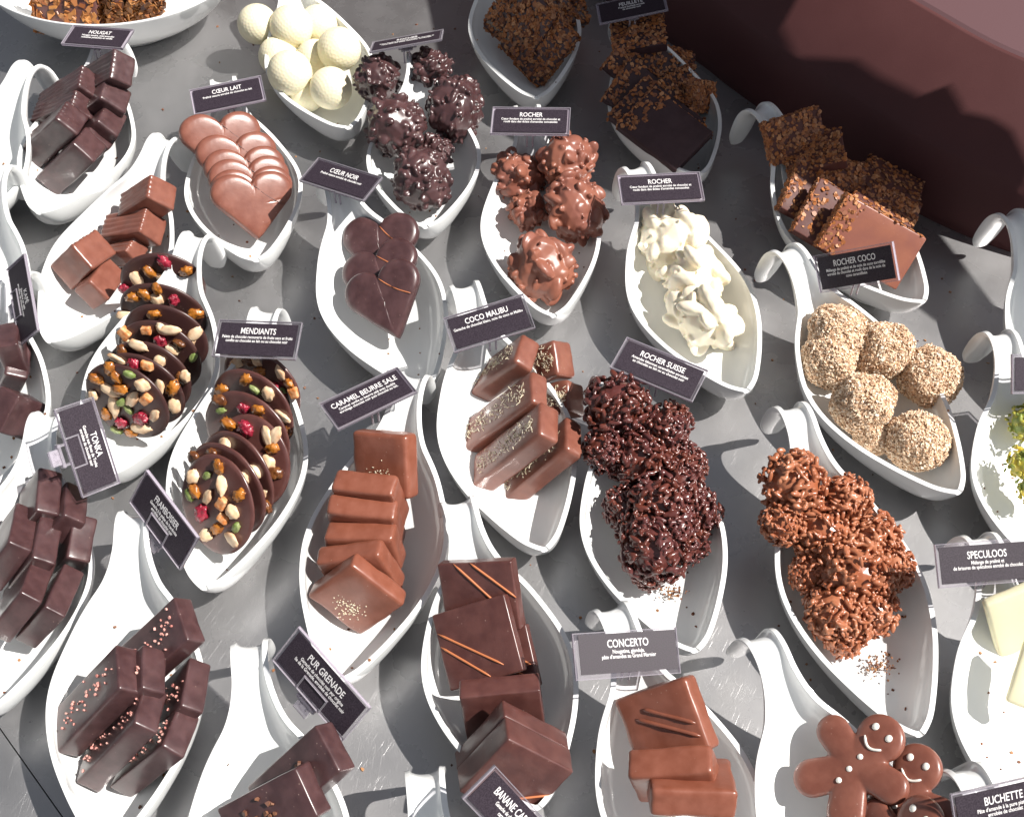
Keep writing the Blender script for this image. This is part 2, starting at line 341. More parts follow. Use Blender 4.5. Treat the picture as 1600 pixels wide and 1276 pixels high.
DISHES = [
 ('nougat', (-36.11, 15.98), 1.4156, 0.913, 1, 'white dish holding the ridged dark nougat bars, top left under the NOUGAT card'),
 ('lait', (-32.58, 3.2), 1.2652, 0.99, 1, 'white dish holding five ridged milk pralines, empty at its lower left end'),
 ('mend_dark', (-26.71, -8.24), 1.3725, 1.009, 1, 'white dish of dark chocolate discs topped with fruit and nuts'),
 ('coeurlait', (-18.98, 11.01), 1.8159, 0.925, 1, 'white dish packed with milk chocolate hearts below the COEUR LAIT card'),
 ('mend_milk', (-18.85, -16.49), 1.4803, 1.044, 1, 'white dish of milk chocolate discs below the MENDIANTS card'),
 ('noir', (-6.06, -0.93), 1.9623, 1.042, 1, 'white dish holding three dark chocolate hearts below the COEUR NOIR card'),
 ('golf', (-13.32, 25.73), 1.9269, 1.0, 1, 'white dish piled with dimpled white balls'),
 ('rocN', (-6.54, 14.47), 1.6327, 0.895, 1, 'white dish heaped with dark knobbly rochers at top centre'),
 ('rocL', (2.98, 5.6), 1.6629, 1.008, 1, 'white dish of milk chocolate rochers below a ROCHER card'),
 ('white', (15.99, -1.2), 1.9002, 1.057, 1, 'white dish with three white rochers and an empty right side'),
 ('feu', (14.66, 20.24), 1.8381, 0.947, 1, 'shaded white dish of dark flaked squares near the top right'),
 ('nougatine', (2.01, 29.46), 1.6661, 1.1, 1.08, 'shaded white dish of nut crusted slabs cut off by the top edge'),
 ('ur', (29.6, 6.95), 2.0839, 1.069, 1, 'white dish of brown flaked squares against the brown panel'),
 ('coco', (28.75, -9.49), 2.0145, 1.087, 1, 'white dish of coconut truffles below the ROCHER COCO card'),
 ('suis', (10.84, -20.72), 1.7958, 0.986, 1, 'white dish heaped with dark almond stick clusters'),
 ('suisM', (23.16, -25.94), 1.7958, 1.12, 1, 'white dish heaped with milk almond stick clusters'),
 ('malibu', (2.0, -13.76), 1.8346, 1.056, 1, 'white dish of milk bars sprinkled with coconut, below the COCO card'),
 ('caramel', (-10.29, -22.7), 1.3921, 1.076, 1, 'white dish of amber caramel squares in a leaning row'),
 ('banane', (1.34, -30.21), 1.8227, 0.965, 1, 'white dish of dark squares with orange stripes, bottom centre'),
 ('concerto', (12.07, -37.96), 1.8934, 1.0, 1, 'white dish of three thick milk squares behind the CONCERTO card'),
 ('ginger', (21.1, -39.59), 1.9251, 1.0, 1, 'white dish holding the smiling chocolate men'),
 ('framb', (-21.9, -32.3), 1.6385, 1.0, 1, 'white dish of dark bars with pink crumbs, bottom left'),
 ('grenade', (-11.72, -41.03), 1.7443, 1.0, 1, 'white dish with two nib topped bars beside the PUR GRENADE card'),
 ('tonka', (-30.71, -24.75), 1.5464, 1.0, 1, 'white dish of plain dark bars beside the TONKA card, left edge'),
 ('bottom', (-2.14, -48.82), 1.7023, 1.0, 1, 'empty handle of a white dish poking up at the bottom edge'),
 ('kafe', (-36.75, -12.09), 1.478, 1.0, 1, 'white dish of dark bars cut off by the left edge beside the KAFE card'),
 ('topleft', (-45.84, 12.13), 1.2217, 1.0, 1, 'white dish with an arched handle cut off by the left edge, beside the nougat bars'),
 ('leftlow', (-40.41, -1.13), 1.4906, 1.0, 1, 'white dish showing only its curled handle tip at the left edge'),
 ('pist', (35.7, -17.61), 1.6956, 1.0, 1, 'white dish of green and yellow nut clusters cut off by the right edge'),
 ('right', (42.19, -5.38), 1.8602, 1.0, 1, 'white dish showing only its arched handle against the brown panel, right edge'),
 ('spec', (31.2, -33.88), 1.7107, 1.0, 1, 'white dish of pale slabs below the SPECULOOS card'),
 ('buch', (29.56, -48.16), 1.8271, 1.0, 1, 'white dish handle behind the BUCHETTE card in the bottom right corner')]
for n, loc, yaw, sx_, ws, lab in DISHES:
    o = link('serving_dish', DISH, None, (loc[0], loc[1], 0), (0, 0, yaw), (sx_, ws, 1))
    link('foot', FOOT, o)
    tag(o, lab, 'serving dish', 'white leaf shaped porcelain dishes set out on the steel counter')
def big_bowl():
    pr = [(5.2, 0), (5.4, .0), (5.5, .5), (7.6, 1.6), (9.6, 3.6), (10.6, 5.9), (10.75, 6.15), (10.55, 6.25), (10.3, 6.0), (9.2, 3.9), (7.2, 2.1), (4, 1.5), (0.01, 1.4)]
    n = 72; vs = []; 
    for r, z in pr:
        for k in range(n): vs.append((r*math.cos(2*math.pi*k/n)*1.12, r*math.sin(2*math.pi*k/n)*.92, z))
    fs = [(i*n+k, i*n+(k+1) % n, (i+1)*n+(k+1) % n, (i+1)*n+k) for i in range(len(pr)-1) for k in range(n)]
    return baked(mesh('large_bowl', vs, fs, PORC), [('SUBSURF', dict(levels=1, render_levels=1))])
tag(link('large_bowl', big_bowl(), None, (-35.95, 45.61, 0), (0, 0, R(-8))), 'large round white bowl of almond biscuits cut off by the top left corner', 'bowl')

# ------------------------------------------------------------------ chocolates
def rbox(name, dims, r, m, seed, amp=.035, ridge=0, taper=0, n=5):
    h = [d/2 for d in dims]; rr = [min(r, x*.8) for x in h]
    def coords(H, q):
        a = [-H, -(H-q*.12), -(H-q*.45), -(H-q)]; k = n if not ridge else 14
        mid = [-(H-q)+2*(H-q)*i/k for i in range(1, k)]
        return a+mid+[-x for x in reversed(a)]
    C = [coords(h[i], rr[i]) for i in range(3)]
    idx = {}; vs = []; fs = []
    def vid(p):
        key = (round(p[0], 5), round(p[1], 5), round(p[2], 5))
        if key not in idx:
            idx[key] = len(vs)
            inner = Vector([max(min(p[i], h[i]-rr[i]), -(h[i]-rr[i])) for i in range(3)])
            d = Vector(p)-inner; q = Vector((d[0]/rr[0], d[1]/rr[1], d[2]/rr[2]))
            if q.length > 1e-6: q = q.normalized(); d2 = Vector((q[0]*rr[0], q[1]*rr[1], q[2]*rr[2]))
            else: d2 = d
            v = inner+d2; nn = q if q.length > .5 else Vector((0, 0, 1))
            dsp = amp*(nz(v, .9, seed)*1.3+nz(v, 2.4, seed+3)*.55+nz(v, 5, seed+5)*.12)
            if ridge and v[0] < -h[0]+rr[0]*1.01: dsp += ridge*(math.cos(v[1]*2*math.pi/.42+nz(v, .6, seed)*1.6)-.2)*(1 if abs(v[1]) < h[1]-rr[1]*.6 else .3)
            if taper: k = 1-taper*(v[2]/h[2]*.5+.5); v = Vector((v[0]*k if dims[0] < 3 else v[0]-math.copysign(taper*h[2]*(v[2]/h[2]*.5+.5), v[0])*1.2, v[1]*k, v[2]))
            vs.append(v+nn*dsp)
        return idx[key]
    for ax_ in range(3):
        b_, c_ = (ax_+1) % 3, (ax_+2) % 3
        for sgn in (-1, 1):
            for i in range(len(C[b_])-1):
                for j in range(len(C[c_])-1):
                    q = []
                    for (ii, jj) in ((i, j), (i+1, j), (i+1, j+1), (i, j+1)):
                        p = [0, 0, 0]; p[ax_] = sgn*h[ax_]; p[b_] = C[b_][ii]; p[c_] = C[c_][jj]; q.append(vid(p))
                    if sgn < 0: q.reverse()
                    fs.append(tuple(q))
    return mesh(name, vs, fs, m)
def flat_bits(pts, size, rn, th=.05, elong=1.0, lift=.3, n=5):
    """irregular chips: pts = list of (pos, normal)"""
    mb = MB()
    for p, nn in pts:
        s = size*rn.uniform(.5, 1.35); nn = (Vector(nn)+Vector((rn.gauss(0, lift), rn.gauss(0, lift), rn.gauss(0, lift)))).normalized()
        a = nn.orthogonal().normalized(); a = Quaternion(nn, rn.uniform(0, 6.28)) @ a; b = nn.cross(a)
        k = rn.randint(4, n+1); ring = []
        for i in range(k):
            t = 2*math.pi*i/k+rn.uniform(-.3, .3); q = rn.uniform(.7, 1.1)
            ring.append(Vector(p)+a*math.cos(t)*s*q*elong+b*math.sin(t)*s*q)
        c = nn*th*rn.uniform(.6, 1.5)
        vs = [v+c for v in ring]+[v-c*.6 for v in ring]
        mb.add(vs, [tuple(range(k)), tuple(range(2*k-1, k-1, -1))]+[(i, k+i, k+(i+1) % k, (i+1) % k) for i in range(k)])
    return mb
def thing_empty(name, c, q): return link(name, None, None, c, q)
BOXES = [
 ('nougat', (-32.901, 29.171, 6.073), (0.8958, 0.1978, 0.394, 0.0555), (2.057, 2.592, 4.927), 'ridged dark nougat bar highest and furthest right, just under the NOUGAT card'),
 ('nougat', (-36.106, 28.135, 4.898), (0.8886, 0.0691, 0.4521, 0.0348), (2.222, 2.294, 5.733), 'largest ridged dark nougat bar at the upper left of the heap'),
 ('nougat', (-36.412, 26.825, 4.434), (0.8676, 0.1358, 0.4783, 0.0065), (2.237, 1.903, 5.327), 'dark nougat bar wedged between the two ridged ones in the left row'),
 ('nougat', (-36.744, 24.116, 4.312), (0.9114, 0.0154, 0.4006, -0.0929), (2.158, 2.355, 6.098), 'dark nougat bar at the front of the left row, smooth lower face'),
 ('nougat', (-33.528, 27.223, 4.485), (0.9131, 0.0882, 0.3978, -0.0124), (2.415, 2.265, 5.08), 'second dark nougat bar down in the right row, below the highest one'),
 ('nougat', (-33.837, 25.436, 3.382), (0.9096, 0.0085, 0.411, -0.061), (2.066, 2.66, 5.024), 'dark nougat bar with a nut dimple in the right row'),
 ('nougat', (-34.682, 24.504, 2.618), (0.9032, -0.0239, 0.4176, -0.0968), (2.227, 1.911, 5.012), 'low dark nougat bar mostly hidden in the right row'),
 ('nougat', (-35.192, 22.259, 3.115), (0.9095, -0.0372, 0.3911, -0.1357), (2.219, 2.495, 5.712), 'lowest dark nougat bar at the front of the right row'),
 ('lait', (-27.501, 15.488, 5.319), (0.9092, 0.1045, 0.4013, 0.0377), (2.419, 2.123, 4.096), 'milk praline with ridged side, topmost by the dish handle'),
 ('lait', (-28.684, 14.11, 3.729), (0.8476, 0.1591, 0.5061, 0.0084), (2.334, 2.179, 4.351), 'milk praline with ridged side in the middle of its dish'),
 ('lait', (-29.248, 12.703, 2.898), (0.8497, 0.1235, 0.4955, -0.1318), (1.612, 1.769, 3.045), 'smaller ridged milk praline touching the fruit and nut disc'),
 ('lait', (-31.929, 11.239, 3.494), (0.8985, -0.0628, 0.3547, -0.2511), (2.322, 2.885, 3.532), 'smooth milk praline at the left, standing on the lower one'),
 ('lait', (-30.655, 9.778, 2.55), (0.8871, -0.0553, 0.4409, -0.1249), (2.034, 3.331, 1.943), 'smooth milk praline lying lowest in its dish beside the red cranberry'),
 ('malibu', (-0.996, 0.418, 3.359), (0.8855, -0.0627, -0.4509, -0.0933), (7.273, 2.646, 1.582), 'milk bar with coconut, topmost of the four long ones'),
 ('malibu', (-0.586, -3.35, 3.556), (0.8983, 0.0197, -0.4388, -0.0049), (8.003, 2.642, 1.426), 'milk bar with the thickest line of coconut, second of the long ones'),
 ('malibu', (0.206, -6.28, 3.882), (0.891, -0.0219, -0.4532, -0.0143), (7.611, 2.745, 1.601), 'milk bar with coconut at the front, widest of the long ones'),
 ('malibu', (1.938, -6.627, 2.652), (0.8935, -0.0576, -0.4452, 0.011), (7.164, 2.949, 1.406), 'milk bar with coconut lying lowest, near the dish tip'),
 ('malibu', (2.734, 0.661, 4.374), (0.9044, 0.2336, -0.3566, -0.0181), (2.372, 2.589, 2.051), 'short milk piece with coconut at the upper right of its dish'),
 ('malibu', (3.671, -1.491, 2.906), (0.9327, 0.1806, -0.3079, -0.0504), (1.936, 2.335, 2.102), 'short milk piece with coconut touching the dark almond clusters'),
 ('caramel', (-8.107, -8.55, 5.472), (0.8876, 0.3925, -0.2252, -0.0866), (4.138, 4.179, 1.464), 'amber caramel square leaning at the top of its dish, by the card'),
 ('caramel', (-8.938, -10.871, 4.901), (0.9924, 0.013, -0.0643, -0.1041), (4.124, 1.593, 4.026), 'amber caramel square standing on edge, first of the leaning row'),
 ('caramel', (-9.207, -12.082, 4.113), (0.9962, 0.0306, -0.0262, -0.0771), (4.434, 1.526, 4.132), 'amber caramel square standing on edge, second of the leaning row'),
 ('caramel', (-9.226, -13.631, 3.76), (0.9937, -0.0628, -0.0709, -0.0597), (4.485, 1.535, 3.284), 'amber caramel square standing on edge, third of the leaning row'),
 ('caramel', (-9.423, -15.166, 3.477), (0.9834, -0.0534, -0.1678, -0.0442), (4.407, 1.384, 3.974), 'amber caramel square turned slightly, last of the leaning row'),
 ('caramel', (-9.466, -16.874, 3.431), (0.725, 0.5744, 0.1687, -0.3405), (4.358, 4.38, 1.339), 'rosy caramel square with golden sprinkle lying at the front of its dish'),
 ('banane', (-1.813, -18.046, 5.498), (0.9057, 0.382, -0.1838, -0.0011), (4.753, 4.213, 1.016), 'dark square with two orange stripes at the top of its dish'),
 ('banane', (-0.74, -21.279, 3.044), (0.9525, 0.2186, -0.2011, 0.068), (4.542, 3.691, 0.66), 'dark striped square mostly hidden at the right behind the big one'),
 ('banane', (-1.943, -20.808, 4.744), (0.9444, 0.2263, -0.2245, 0.0807), (4.888, 4.576, 0.732), 'large dark square with two orange stripes lying on the others'),
 ('banane', (-0.514, -24.557, 3.73), (0.9894, -0.1355, -0.0441, 0.0273), (4.588, 1.375, 4.272), 'dark square standing on edge in the middle of its dish'),
 ('banane', (-0.023, -27.098, 3.788), (0.8075, 0.4966, 0.2058, -0.2431), (4.576, 4.645, 1.395), 'dark square of the front pair, the one behind'),
 ('banane', (0.167, -28.522, 4.552), (0.8033, 0.5025, 0.2084, -0.2425), (4.541, 4.554, 1.836), 'dark square of the front pair, nearest the BANANE card'),
 ('concerto', (8.711, -26.013, 5.246), (0.911, 0.2609, -0.3045, 0.0963), (4.743, 4.19, 1.509), 'milk square with two moulded ridges leaning by the CONCERTO card'),
 ('concerto', (8.962, -28.89, 4.951), (0.9893, -0.0263, -0.1408, -0.0271), (4.673, 1.747, 3.447), 'thick milk square standing in the middle of its dish'),
 ('concerto', (9.754, -29.62, 4.962), (0.9119, 0.4097, -0.0158, -0.0189), (4.651, 1.693, 3.95), 'thick milk square at the bottom edge of the picture'),
 ('framb', (-20.74, -21.351, 5.032), (0.9163, 0.1012, -0.3412, 0.1836), (6.262, 2.969, 1.358), 'dark bar with pink crumbs lying highest, apart from the others'),
 ('framb', (-23.708, -24.498, 4.685), (0.9097, -0.0048, -0.3887, 0.1459), (6.773, 3.036, 1.514), 'widest dark bar with pink crumbs at the left of the heap'),
 ('framb', (-22.097, -23.989, 4.637), (0.9137, -0.012, -0.393, 0.1022), (5.694, 2.896, 1.563), 'short looking dark bar end between the left bar and the top bar'),
 ('framb', (-22.177, -26.42, 3.963), (0.8955, -0.1218, -0.4219, 0.072), (6.661, 2.869, 1.501), 'long dark bar with a bent face in the middle of the heap'),
 ('framb', (-19.682, -24.149, 3.24), (0.8965, -0.0651, -0.4354, 0.0489), (5.407, 3.346, 1.445), 'dark bar with bright pink crumbs at the far right of its heap'),
 ('framb', (-20.417, -26.868, 3.033), (0.8981, -0.1419, -0.4162, -0.0039), (5.984, 2.875, 1.48), 'dark bar with pink crumbs lowest and furthest right'),
 ('grenade', (-11.541, -29.266, 5.438), (0.895, 0.166, -0.3506, 0.2201), (6.397, 2.89, 1.411), 'dark bar with cocoa nibs behind, nearest the PUR GRENADE card'),
 ('grenade', (-12.806, -31.02, 5.42), (0.9103, 0.2612, -0.2714, 0.1715), (5.87, 2.824, 1.466), 'dark bar with pale nibs in front, cut off by the bottom edge'),
 ('tonka', (-29.882, -11.177, 4.925), (0.9415, -0.0015, 0.3297, 0.0697), (1.55, 3.182, 3.096), 'plain dark bar highest in the left edge dish'),
 ('tonka', (-28.124, -11.773, 4.646), (0.9165, -0.1298, 0.3749, 0.0502), (1.563, 3.067, 2.317), 'plain dark bar under the corner of the TONKA card'),
 ('tonka', (-31.286, -14.129, 4.436), (0.9237, -0.1625, 0.3457, 0.028), (1.578, 3.766, 4.0), 'plain dark bar furthest left with its lower half out of the picture'),
 ('tonka', (-29.691, -14.449, 3.988), (0.9437, -0.0658, 0.3234, 0.022), (1.527, 3.37, 3.818), 'plain dark bar in the centre of the left edge dish'),
 ('tonka', (-27.609, -13.5, 3.501), (0.9504, 0.0459, 0.3066, 0.0266), (1.557, 3.027, 2.918), 'plain dark bar furthest right in the left edge dish'),
 ('tonka', (-29.89, -17.29, 3.838), (0.9195, -0.1917, 0.3421, -0.029), (1.472, 4.088, 3.982), 'plain dark bar low at the left with a shiny plastic reflection'),
 ('tonka', (-28.354, -17.576, 3.208), (0.9316, -0.1121, 0.3392, -0.0663), (1.419, 3.738, 4.006), 'plain dark bar lowest and nearest the dish tip'),
 ('kafe', (-34.726, 0.722, 3.532), (0.962, 0.0412, 0.2645, 0.0539), (1.566, 2.793, 2.911), 'dark bar right below the KAFE card'),
 ('kafe', (-33.827, -2.988, 3.382), (0.9284, 0.2356, -0.0996, -0.2695), (1.85, 2.822, 2.987), 'dark bar at the left edge below the other coffee bars'),
 ('kafe', (-34.335, 1.163, 5.11), (0.9909, -0.081, -0.0146, 0.1062), (1.544, 2.559, 2.97), 'dark bar behind the clear corner of the KAFE card'),
 ('feu', (12.198, 24.247, 4.609), (0.915, 0.1701, 0.0405, -0.3635), (6.142, 4.565, 0.928), 'large smooth dark square with orange flakes at the front of the shaded dish'),
 ('feu', (11.647, 25.937, 4.312), (0.9157, 0.1718, 0.0345, -0.3617), (6.137, 4.746, 0.928), 'dark flaked square directly under the large front one'),
 ('feu', (10.79, 29.01, 3.991), (0.9217, 0.2536, 0.1459, -0.2545), (5.396, 4.255, 0.927), 'dark flaked square third from the front on the left side'),
 ('feu', (14.137, 29.748, 3.873), (0.9066, -0.0476, 0.2578, -0.3306), (3.616, 5.186, 0.925), 'flaked dark square lying across the right side of the shaded dish, flakes all over'),
 ('feu', (10.788, 32.102, 4.796), (0.9284, 0.1754, 0.2183, -0.2442), (5.066, 4.791, 0.927), 'dark square at the left of the shaded dish, second from the top, flakes all over'),
 ('feu', (13.189, 33.702, 3.67), (0.9908, 0.0153, 0.121, -0.0578), (4.611, 3.945, 0.925), 'deeply shaded flaked square in the middle of the dish, flakes all over'),
 ('feu', (10.632, 34.388, 6.159), (0.9952, 0.048, -0.0847, 0.0072), (4.418, 3.683, 0.924), 'flaked dark square touching the FEUILLETE card, flakes all over'),
 ('feu', (15.627, 29.421, 3.78), (0.7897, 0.3789, 0.4507, 0.1723), (3.529, 2.528, 0.927), 'small flaked square poking over the right rim, flakes all over'),
 ('ur', (26.518, 11.8, 4.815), (0.8764, 0.4146, 0.132, -0.2066), (6.988, 4.3, 0.928), 'large smooth brown square with pale flakes, sunlit, behind the ROCHER COCO card'),
 ('ur', (24.841, 13.546, 4.519), (0.9346, 0.245, 0.1229, -0.2265), (6.756, 4.622, 0.928), 'brown flaked square just behind the sunlit one on the left'),
 ('ur', (23.691, 16.785, 4.205), (0.9398, 0.2413, 0.1719, -0.17), (5.866, 4.582, 0.927), 'brown flaked square low on the left side of its dish'),
 ('ur', (21.872, 21.428, 6.552), (0.8874, 0.4314, -0.0047, 0.1625), (4.517, 3.368, 0.925), 'brown square highest, by the dish handle, flakes all over'),
 ('ur', (23.394, 19.993, 5.956), (0.9826, 0.0145, -0.1848, -0.013), (4.395, 3.569, 0.924), 'brown square second from the handle, flakes all over'),
 ('ur', (25.108, 17.874, 5.136), (0.9762, 0.1763, 0.1103, -0.062), (3.636, 3.453, 0.923), 'flaked brown square in the middle of the dish, flakes all over'),
 ('ur', (29.031, 17.757, 3.933), (0.9634, -0.0986, 0.1402, -0.2063), (4.809, 7.636, 0.929), 'shaded flaked square highest on the right side, flakes all over'),
 ('ur', (28.483, 15.196, 4.253), (0.968, 0.1205, 0.0946, -0.1988), (4.287, 3.496, 0.924), 'flaked brown square between the sunlit one and the brown panel, flakes all over'),
 ('white', (30.588, -19.601, 4.02), (0.769, 0.602, -0.0584, 0.2069), (3.686, 7.732, 0.66), 'large pale wrinkled slab below the SPECULOOS card'),
 ('white', (30.093, -22.775, 4.544), (0.9402, 0.2692, -0.0708, -0.1962), (1.713, 3.897, 0.768), 'smooth rounded pale bar lying on the wrinkled slab')]
KIND = {  # name, part mesh name, radius, material, group phrase, category
 'nougat': ('nougat_bar', .22, DARK, 'dark nougat bars heaped in the NOUGAT dish', .05),
 'lait': ('ridged_praline', .2, MILK, 'ridged milk pralines in the second dish from the left', .04),
 'malibu': ('coconut_bar', .3, MILK, 'bars sprinkled with grated coconut', .05),
 'caramel': ('caramel_square', .3, AMBER, 'salted caramel squares', .06),
 'banane': ('striped_square', .13, MID, 'dark squares with orange stripes', .035),
 'concerto': ('layered_square', .3, AMBER, 'milk squares behind the CONCERTO card', .07),
 'framb': ('raspberry_bar', .17, DARK, 'dark bars with pink crumbs', .04),
 'grenade': ('cocoa_nib_bar', .17, DARK, 'dark bars with cocoa nibs', .03),
 'tonka': ('tonka_bar', .17, DARK, 'dark bars behind the TONKA card', .05),
 'kafe': ('coffee_bar', .17, DARK, 'dark bars at the left edge under the KAFE card', .03),
 'feu': ('flaked_dark_square', .12, DARKM, 'dark squares with wafer flakes', .02),
 'ur': ('flaked_milk_square', .12, MIDM, 'brown squares with wafer flakes', .02),
 'white': ('white_chocolate_slab', .25, CREAM, 'pale slabs behind the SPECULOOS card', .05),
}
rn = random.Random(5)
for bi, (g, c, q, d, lab) in enumerate(BOXES):
    nm, rad, m, grp, amp = KIND[g]; root = thing_empty(nm, c, q); tag(root, lab, 'chocolate', grp)
    ridge = .05 if (g == 'nougat' and bi < 4) or (g == 'lait' and d[2] > 2.6) else 0
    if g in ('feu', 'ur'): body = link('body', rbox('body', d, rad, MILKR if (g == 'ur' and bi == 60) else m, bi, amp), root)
    else: body = link('body', rbox('body', d, rad, m, bi, amp, ridge, taper=0 if g == 'malibu' else 0), root)
    hx, hy, hz = d[0]/2, d[1]/2, d[2]/2
    r2 = random.Random(100+bi)
    if g == 'malibu':
        pts = []
        for i in range(150 if hx > 2.4 else 90):
            pts.append(((r2.uniform(-.85, .8)*hx, r2.gauss(.05, .3)*hy, hz+.02), (0, 0, 1)))
        mb = MB()
        for p, nn in pts:
            a = Vector((r2.gauss(0, 1), r2.gauss(0, 1), r2.gauss(0, .35))).normalized()*r2.uniform(.06, .19); p = Vector(p)+Vector((0, 0, r2.uniform(0, .07)))
            mb.tube([p-a, p+Vector((0, 0, .02)), p+a], r2.uniform(.014, .03), 4)
        link('coconut_flakes', mb.mesh('coconut_flakes', GRATE), root)
    if g == 'caramel' and d[2] < 2:
        pts = [((r2.gauss(0, .22)*hx+(.1 if bi % 2 else .1), r2.gauss(-.35, .2)*hy, hz+.02), (0, 0, 1)) for i in range(90)]
        link('sugar_sprinkle', flat_bits(pts, .045, r2, .02).mesh('sugar_sprinkle', GRATE), root)
    if g == 'framb':
        pts = [((r2.uniform(-.9, .9)*hx, r2.gauss(0, .28)*hy, hz+.03), (0, 0, 1)) for i in range(34)]
        link('pink_crumbs', flat_bits(pts, .085, r2, .06).mesh('pink_crumbs', PINK), root)
    if g == 'grenade':
        pts = [((r2.uniform(-.6, .5)*hx, r2.gauss(0, .35)*hy, hz+.05), (0, 0, 1)) for i in range(16)]
        link('cocoa_nibs', flat_bits(pts, .15, r2, .09, 1.2, .5).mesh('cocoa_nibs', NIB), root)
    if g == 'banane' and d[2] < 2:
        lines = {0: [((-.55, 1), (.75, -.55)), ((-.1, 1), (1, -.05))], 1: [((.0, .5), (.9, -.3)), ((0, 0), (.9, -.8))], 2: [((-.95, .5), (.55, -.72)), ((-.95, .15), (.15, -.92))]}.get(bi-25, [((-.3, -.95), (.95, .1)), ((.0, -.98), (.98, -.25))])
        for a, b in lines:
            A = Vector((a[0]*hx, a[1]*hy, hz+.02)); B = Vector((b[0]*hx, b[1]*hy, hz+.02))
            mb = MB(); mb.tube([A.lerp(B, t/10) for t in range(11)], [.02]+[.075]*9+[.03], 6)
            st = mb.mesh('piped_stripe', STRIPE, True); link('piped_stripe', st, root)
    if g == 'concerto' and d[2] < 2:
        for (a, b) in (((-.35, .55), (.85, -.2)), ((-.6, .35), (.85, -.55))):
            A = Vector((a[0]*hx, a[1]*hy, hz-.02)); B = Vector((b[0]*hx, b[1]*hy, hz-.02))
            mb = MB(); mb.tube([A.lerp(B, t/10) for t in range(11)], [.03]+[.13]*9+[.05], 8)
            link('moulded_ridge', mb.mesh('moulded_ridge', AMBER, True), root)
    if g in ('feu', 'ur'):
        pts = []; full = lab.endswith('all over') or hx < 1.9
        for i in range(330):
            x, y = r2.uniform(-1, 1), r2.uniform(-1, 1)
            if not full and x > -.55+.25*nz((x*3, y*3, bi))+(.15 if y > .6 else 0): continue
            pts.append(((x*hx, y*hy, hz+.02), (0, 0, 1)))
        for i in range(170):
            pts.append(((-hx-.02, r2.uniform(-1, 1)*hy, r2.uniform(-1, 1)*hz), (-1, 0, .2)))
            if i % 2: pts.append(((r2.uniform(-1, 1)*hx, hy+.02, r2.uniform(-1, 1)*hz), (0, 1, .2)))
        link('wafer_flakes', flat_bits(pts, .17, r2, .035, 1.15, .35).mesh('wafer_flakes', FLAKE), root)

def remeshed(name, verts, faces, m, vox, sm=2, fac=.5):
    me = mesh(name, verts, faces, m)
    r = baked(me, [('REMESH', dict(mode='VOXEL', voxel_size=vox*S)), ('SMOOTH', dict(factor=fac, iterations=sm))])
    if not r.materials: r.materials.append(m)
    return r
def rocher_mesh(name, m, seed, bumps=70, chip=.3, sm=4):
    rn = random.Random(seed); mb = MB(); v, f = ico(3)
    mb.add([p*(.86+.26*nz(p, 1.1, seed)+.08*nz(p, 2.6, seed)) for p in v], f); v2, f2 = ico(2)
    for i in range(bumps):
        d = rrot(rn) @ Vector((0, 0, 1)); q = rrot(rn); s = rn.uniform(.5, 1.3)*chip
        c = d*(.86+.26*nz(d, 1.1, seed)+.08*nz(d, 2.6, seed)+rn.uniform(-.10, .03))
        mb.add([c+q @ Vector((p.x*s*.55, p.y*s*.75, p.z*s*.33)) for p in v2], f2)
    for i in range(60):
        d = rrot(rn) @ Vector((0, 0, 1)); q = rrot(rn); s = rn.uniform(.07, .13)
        c = d*(.89+.26*nz(d, 1.1, seed)+.08*nz(d, 2.6, seed)+rn.uniform(-.03, .05))
        mb.add([c+q @ Vector((p.x*s, p.y*s*.8, p.z*s*.5)) for p in v2], f2)
    return remeshed(name, mb.v, mb.f, m, .03, sm, .5)
def cluster_mesh(name, m, seed, n=300):
    rn = random.Random(seed); mb = MB(); v, f = ico(3)
    mb.add([p*.66 for p in v], f); v2, f2 = ico(2)
    for i in range(n):
        d = rrot(rn) @ Vector((0, 0, 1)); t = Quaternion(d, rn.uniform(0, 6.28)) @ d.orthogonal().normalized()
        t = (t+d*rn.gauss(0, .45)).normalized(); c = d*rn.uniform(.66, .90)
        u = t.orthogonal().normalized(); w_ = t.cross(u); L1 = rn.uniform(.075, .20); r1 = rn.uniform(.048, .086)
        mb.add([c+t*p.z*L1+u*p.x*r1+w_*p.y*r1*rn.uniform(.75, 1) for p in v2], f2)
    return remeshed(name, mb.v, mb.f, m, .0175, 2, .5)
def coconut_meshes(seed):
    rn = random.Random(seed); v, f = ico(4)
    core = mesh('core', [p*(.95+.16*nz(p, 1.5, seed)+.05*nz(p, 5, seed)) for p in v], f, COCOB)
    pts = []
    for i in range(4200):
        d = rrot(rn) @ Vector((0, 0, 1)); pts.append((d*(.965+.16*nz(d, 1.5, seed)+.05*nz(d, 5, seed)+rn.uniform(-.01, .04)), d))
    return core, flat_bits(pts, .042, rn, .012, 1.5, .6, 4).mesh('coconut_crumbs', COCOF)
def golf_mesh():
    v, f = ico(6); N = 420; dirs = []
    for i in range(N):
        z = 1-2*(i+.5)/N; r = math.sqrt(1-z*z); a = i*math.pi*(3-math.sqrt(5)); dirs.append(Vector((r*math.cos(a), r*math.sin(a), z)))
    from mathutils import kdtree
    kd = kdtree.KDTree(N)
    for i, d in enumerate(dirs): kd.insert(d, i)
    kd.balance(); out = []
    for p in v:
        _, _, dist = kd.find(p); t = min(dist/.075, 1); out.append(p*(1-.009*(1-t*t)))
    return mesh('white_ball', out, f, IVORY)
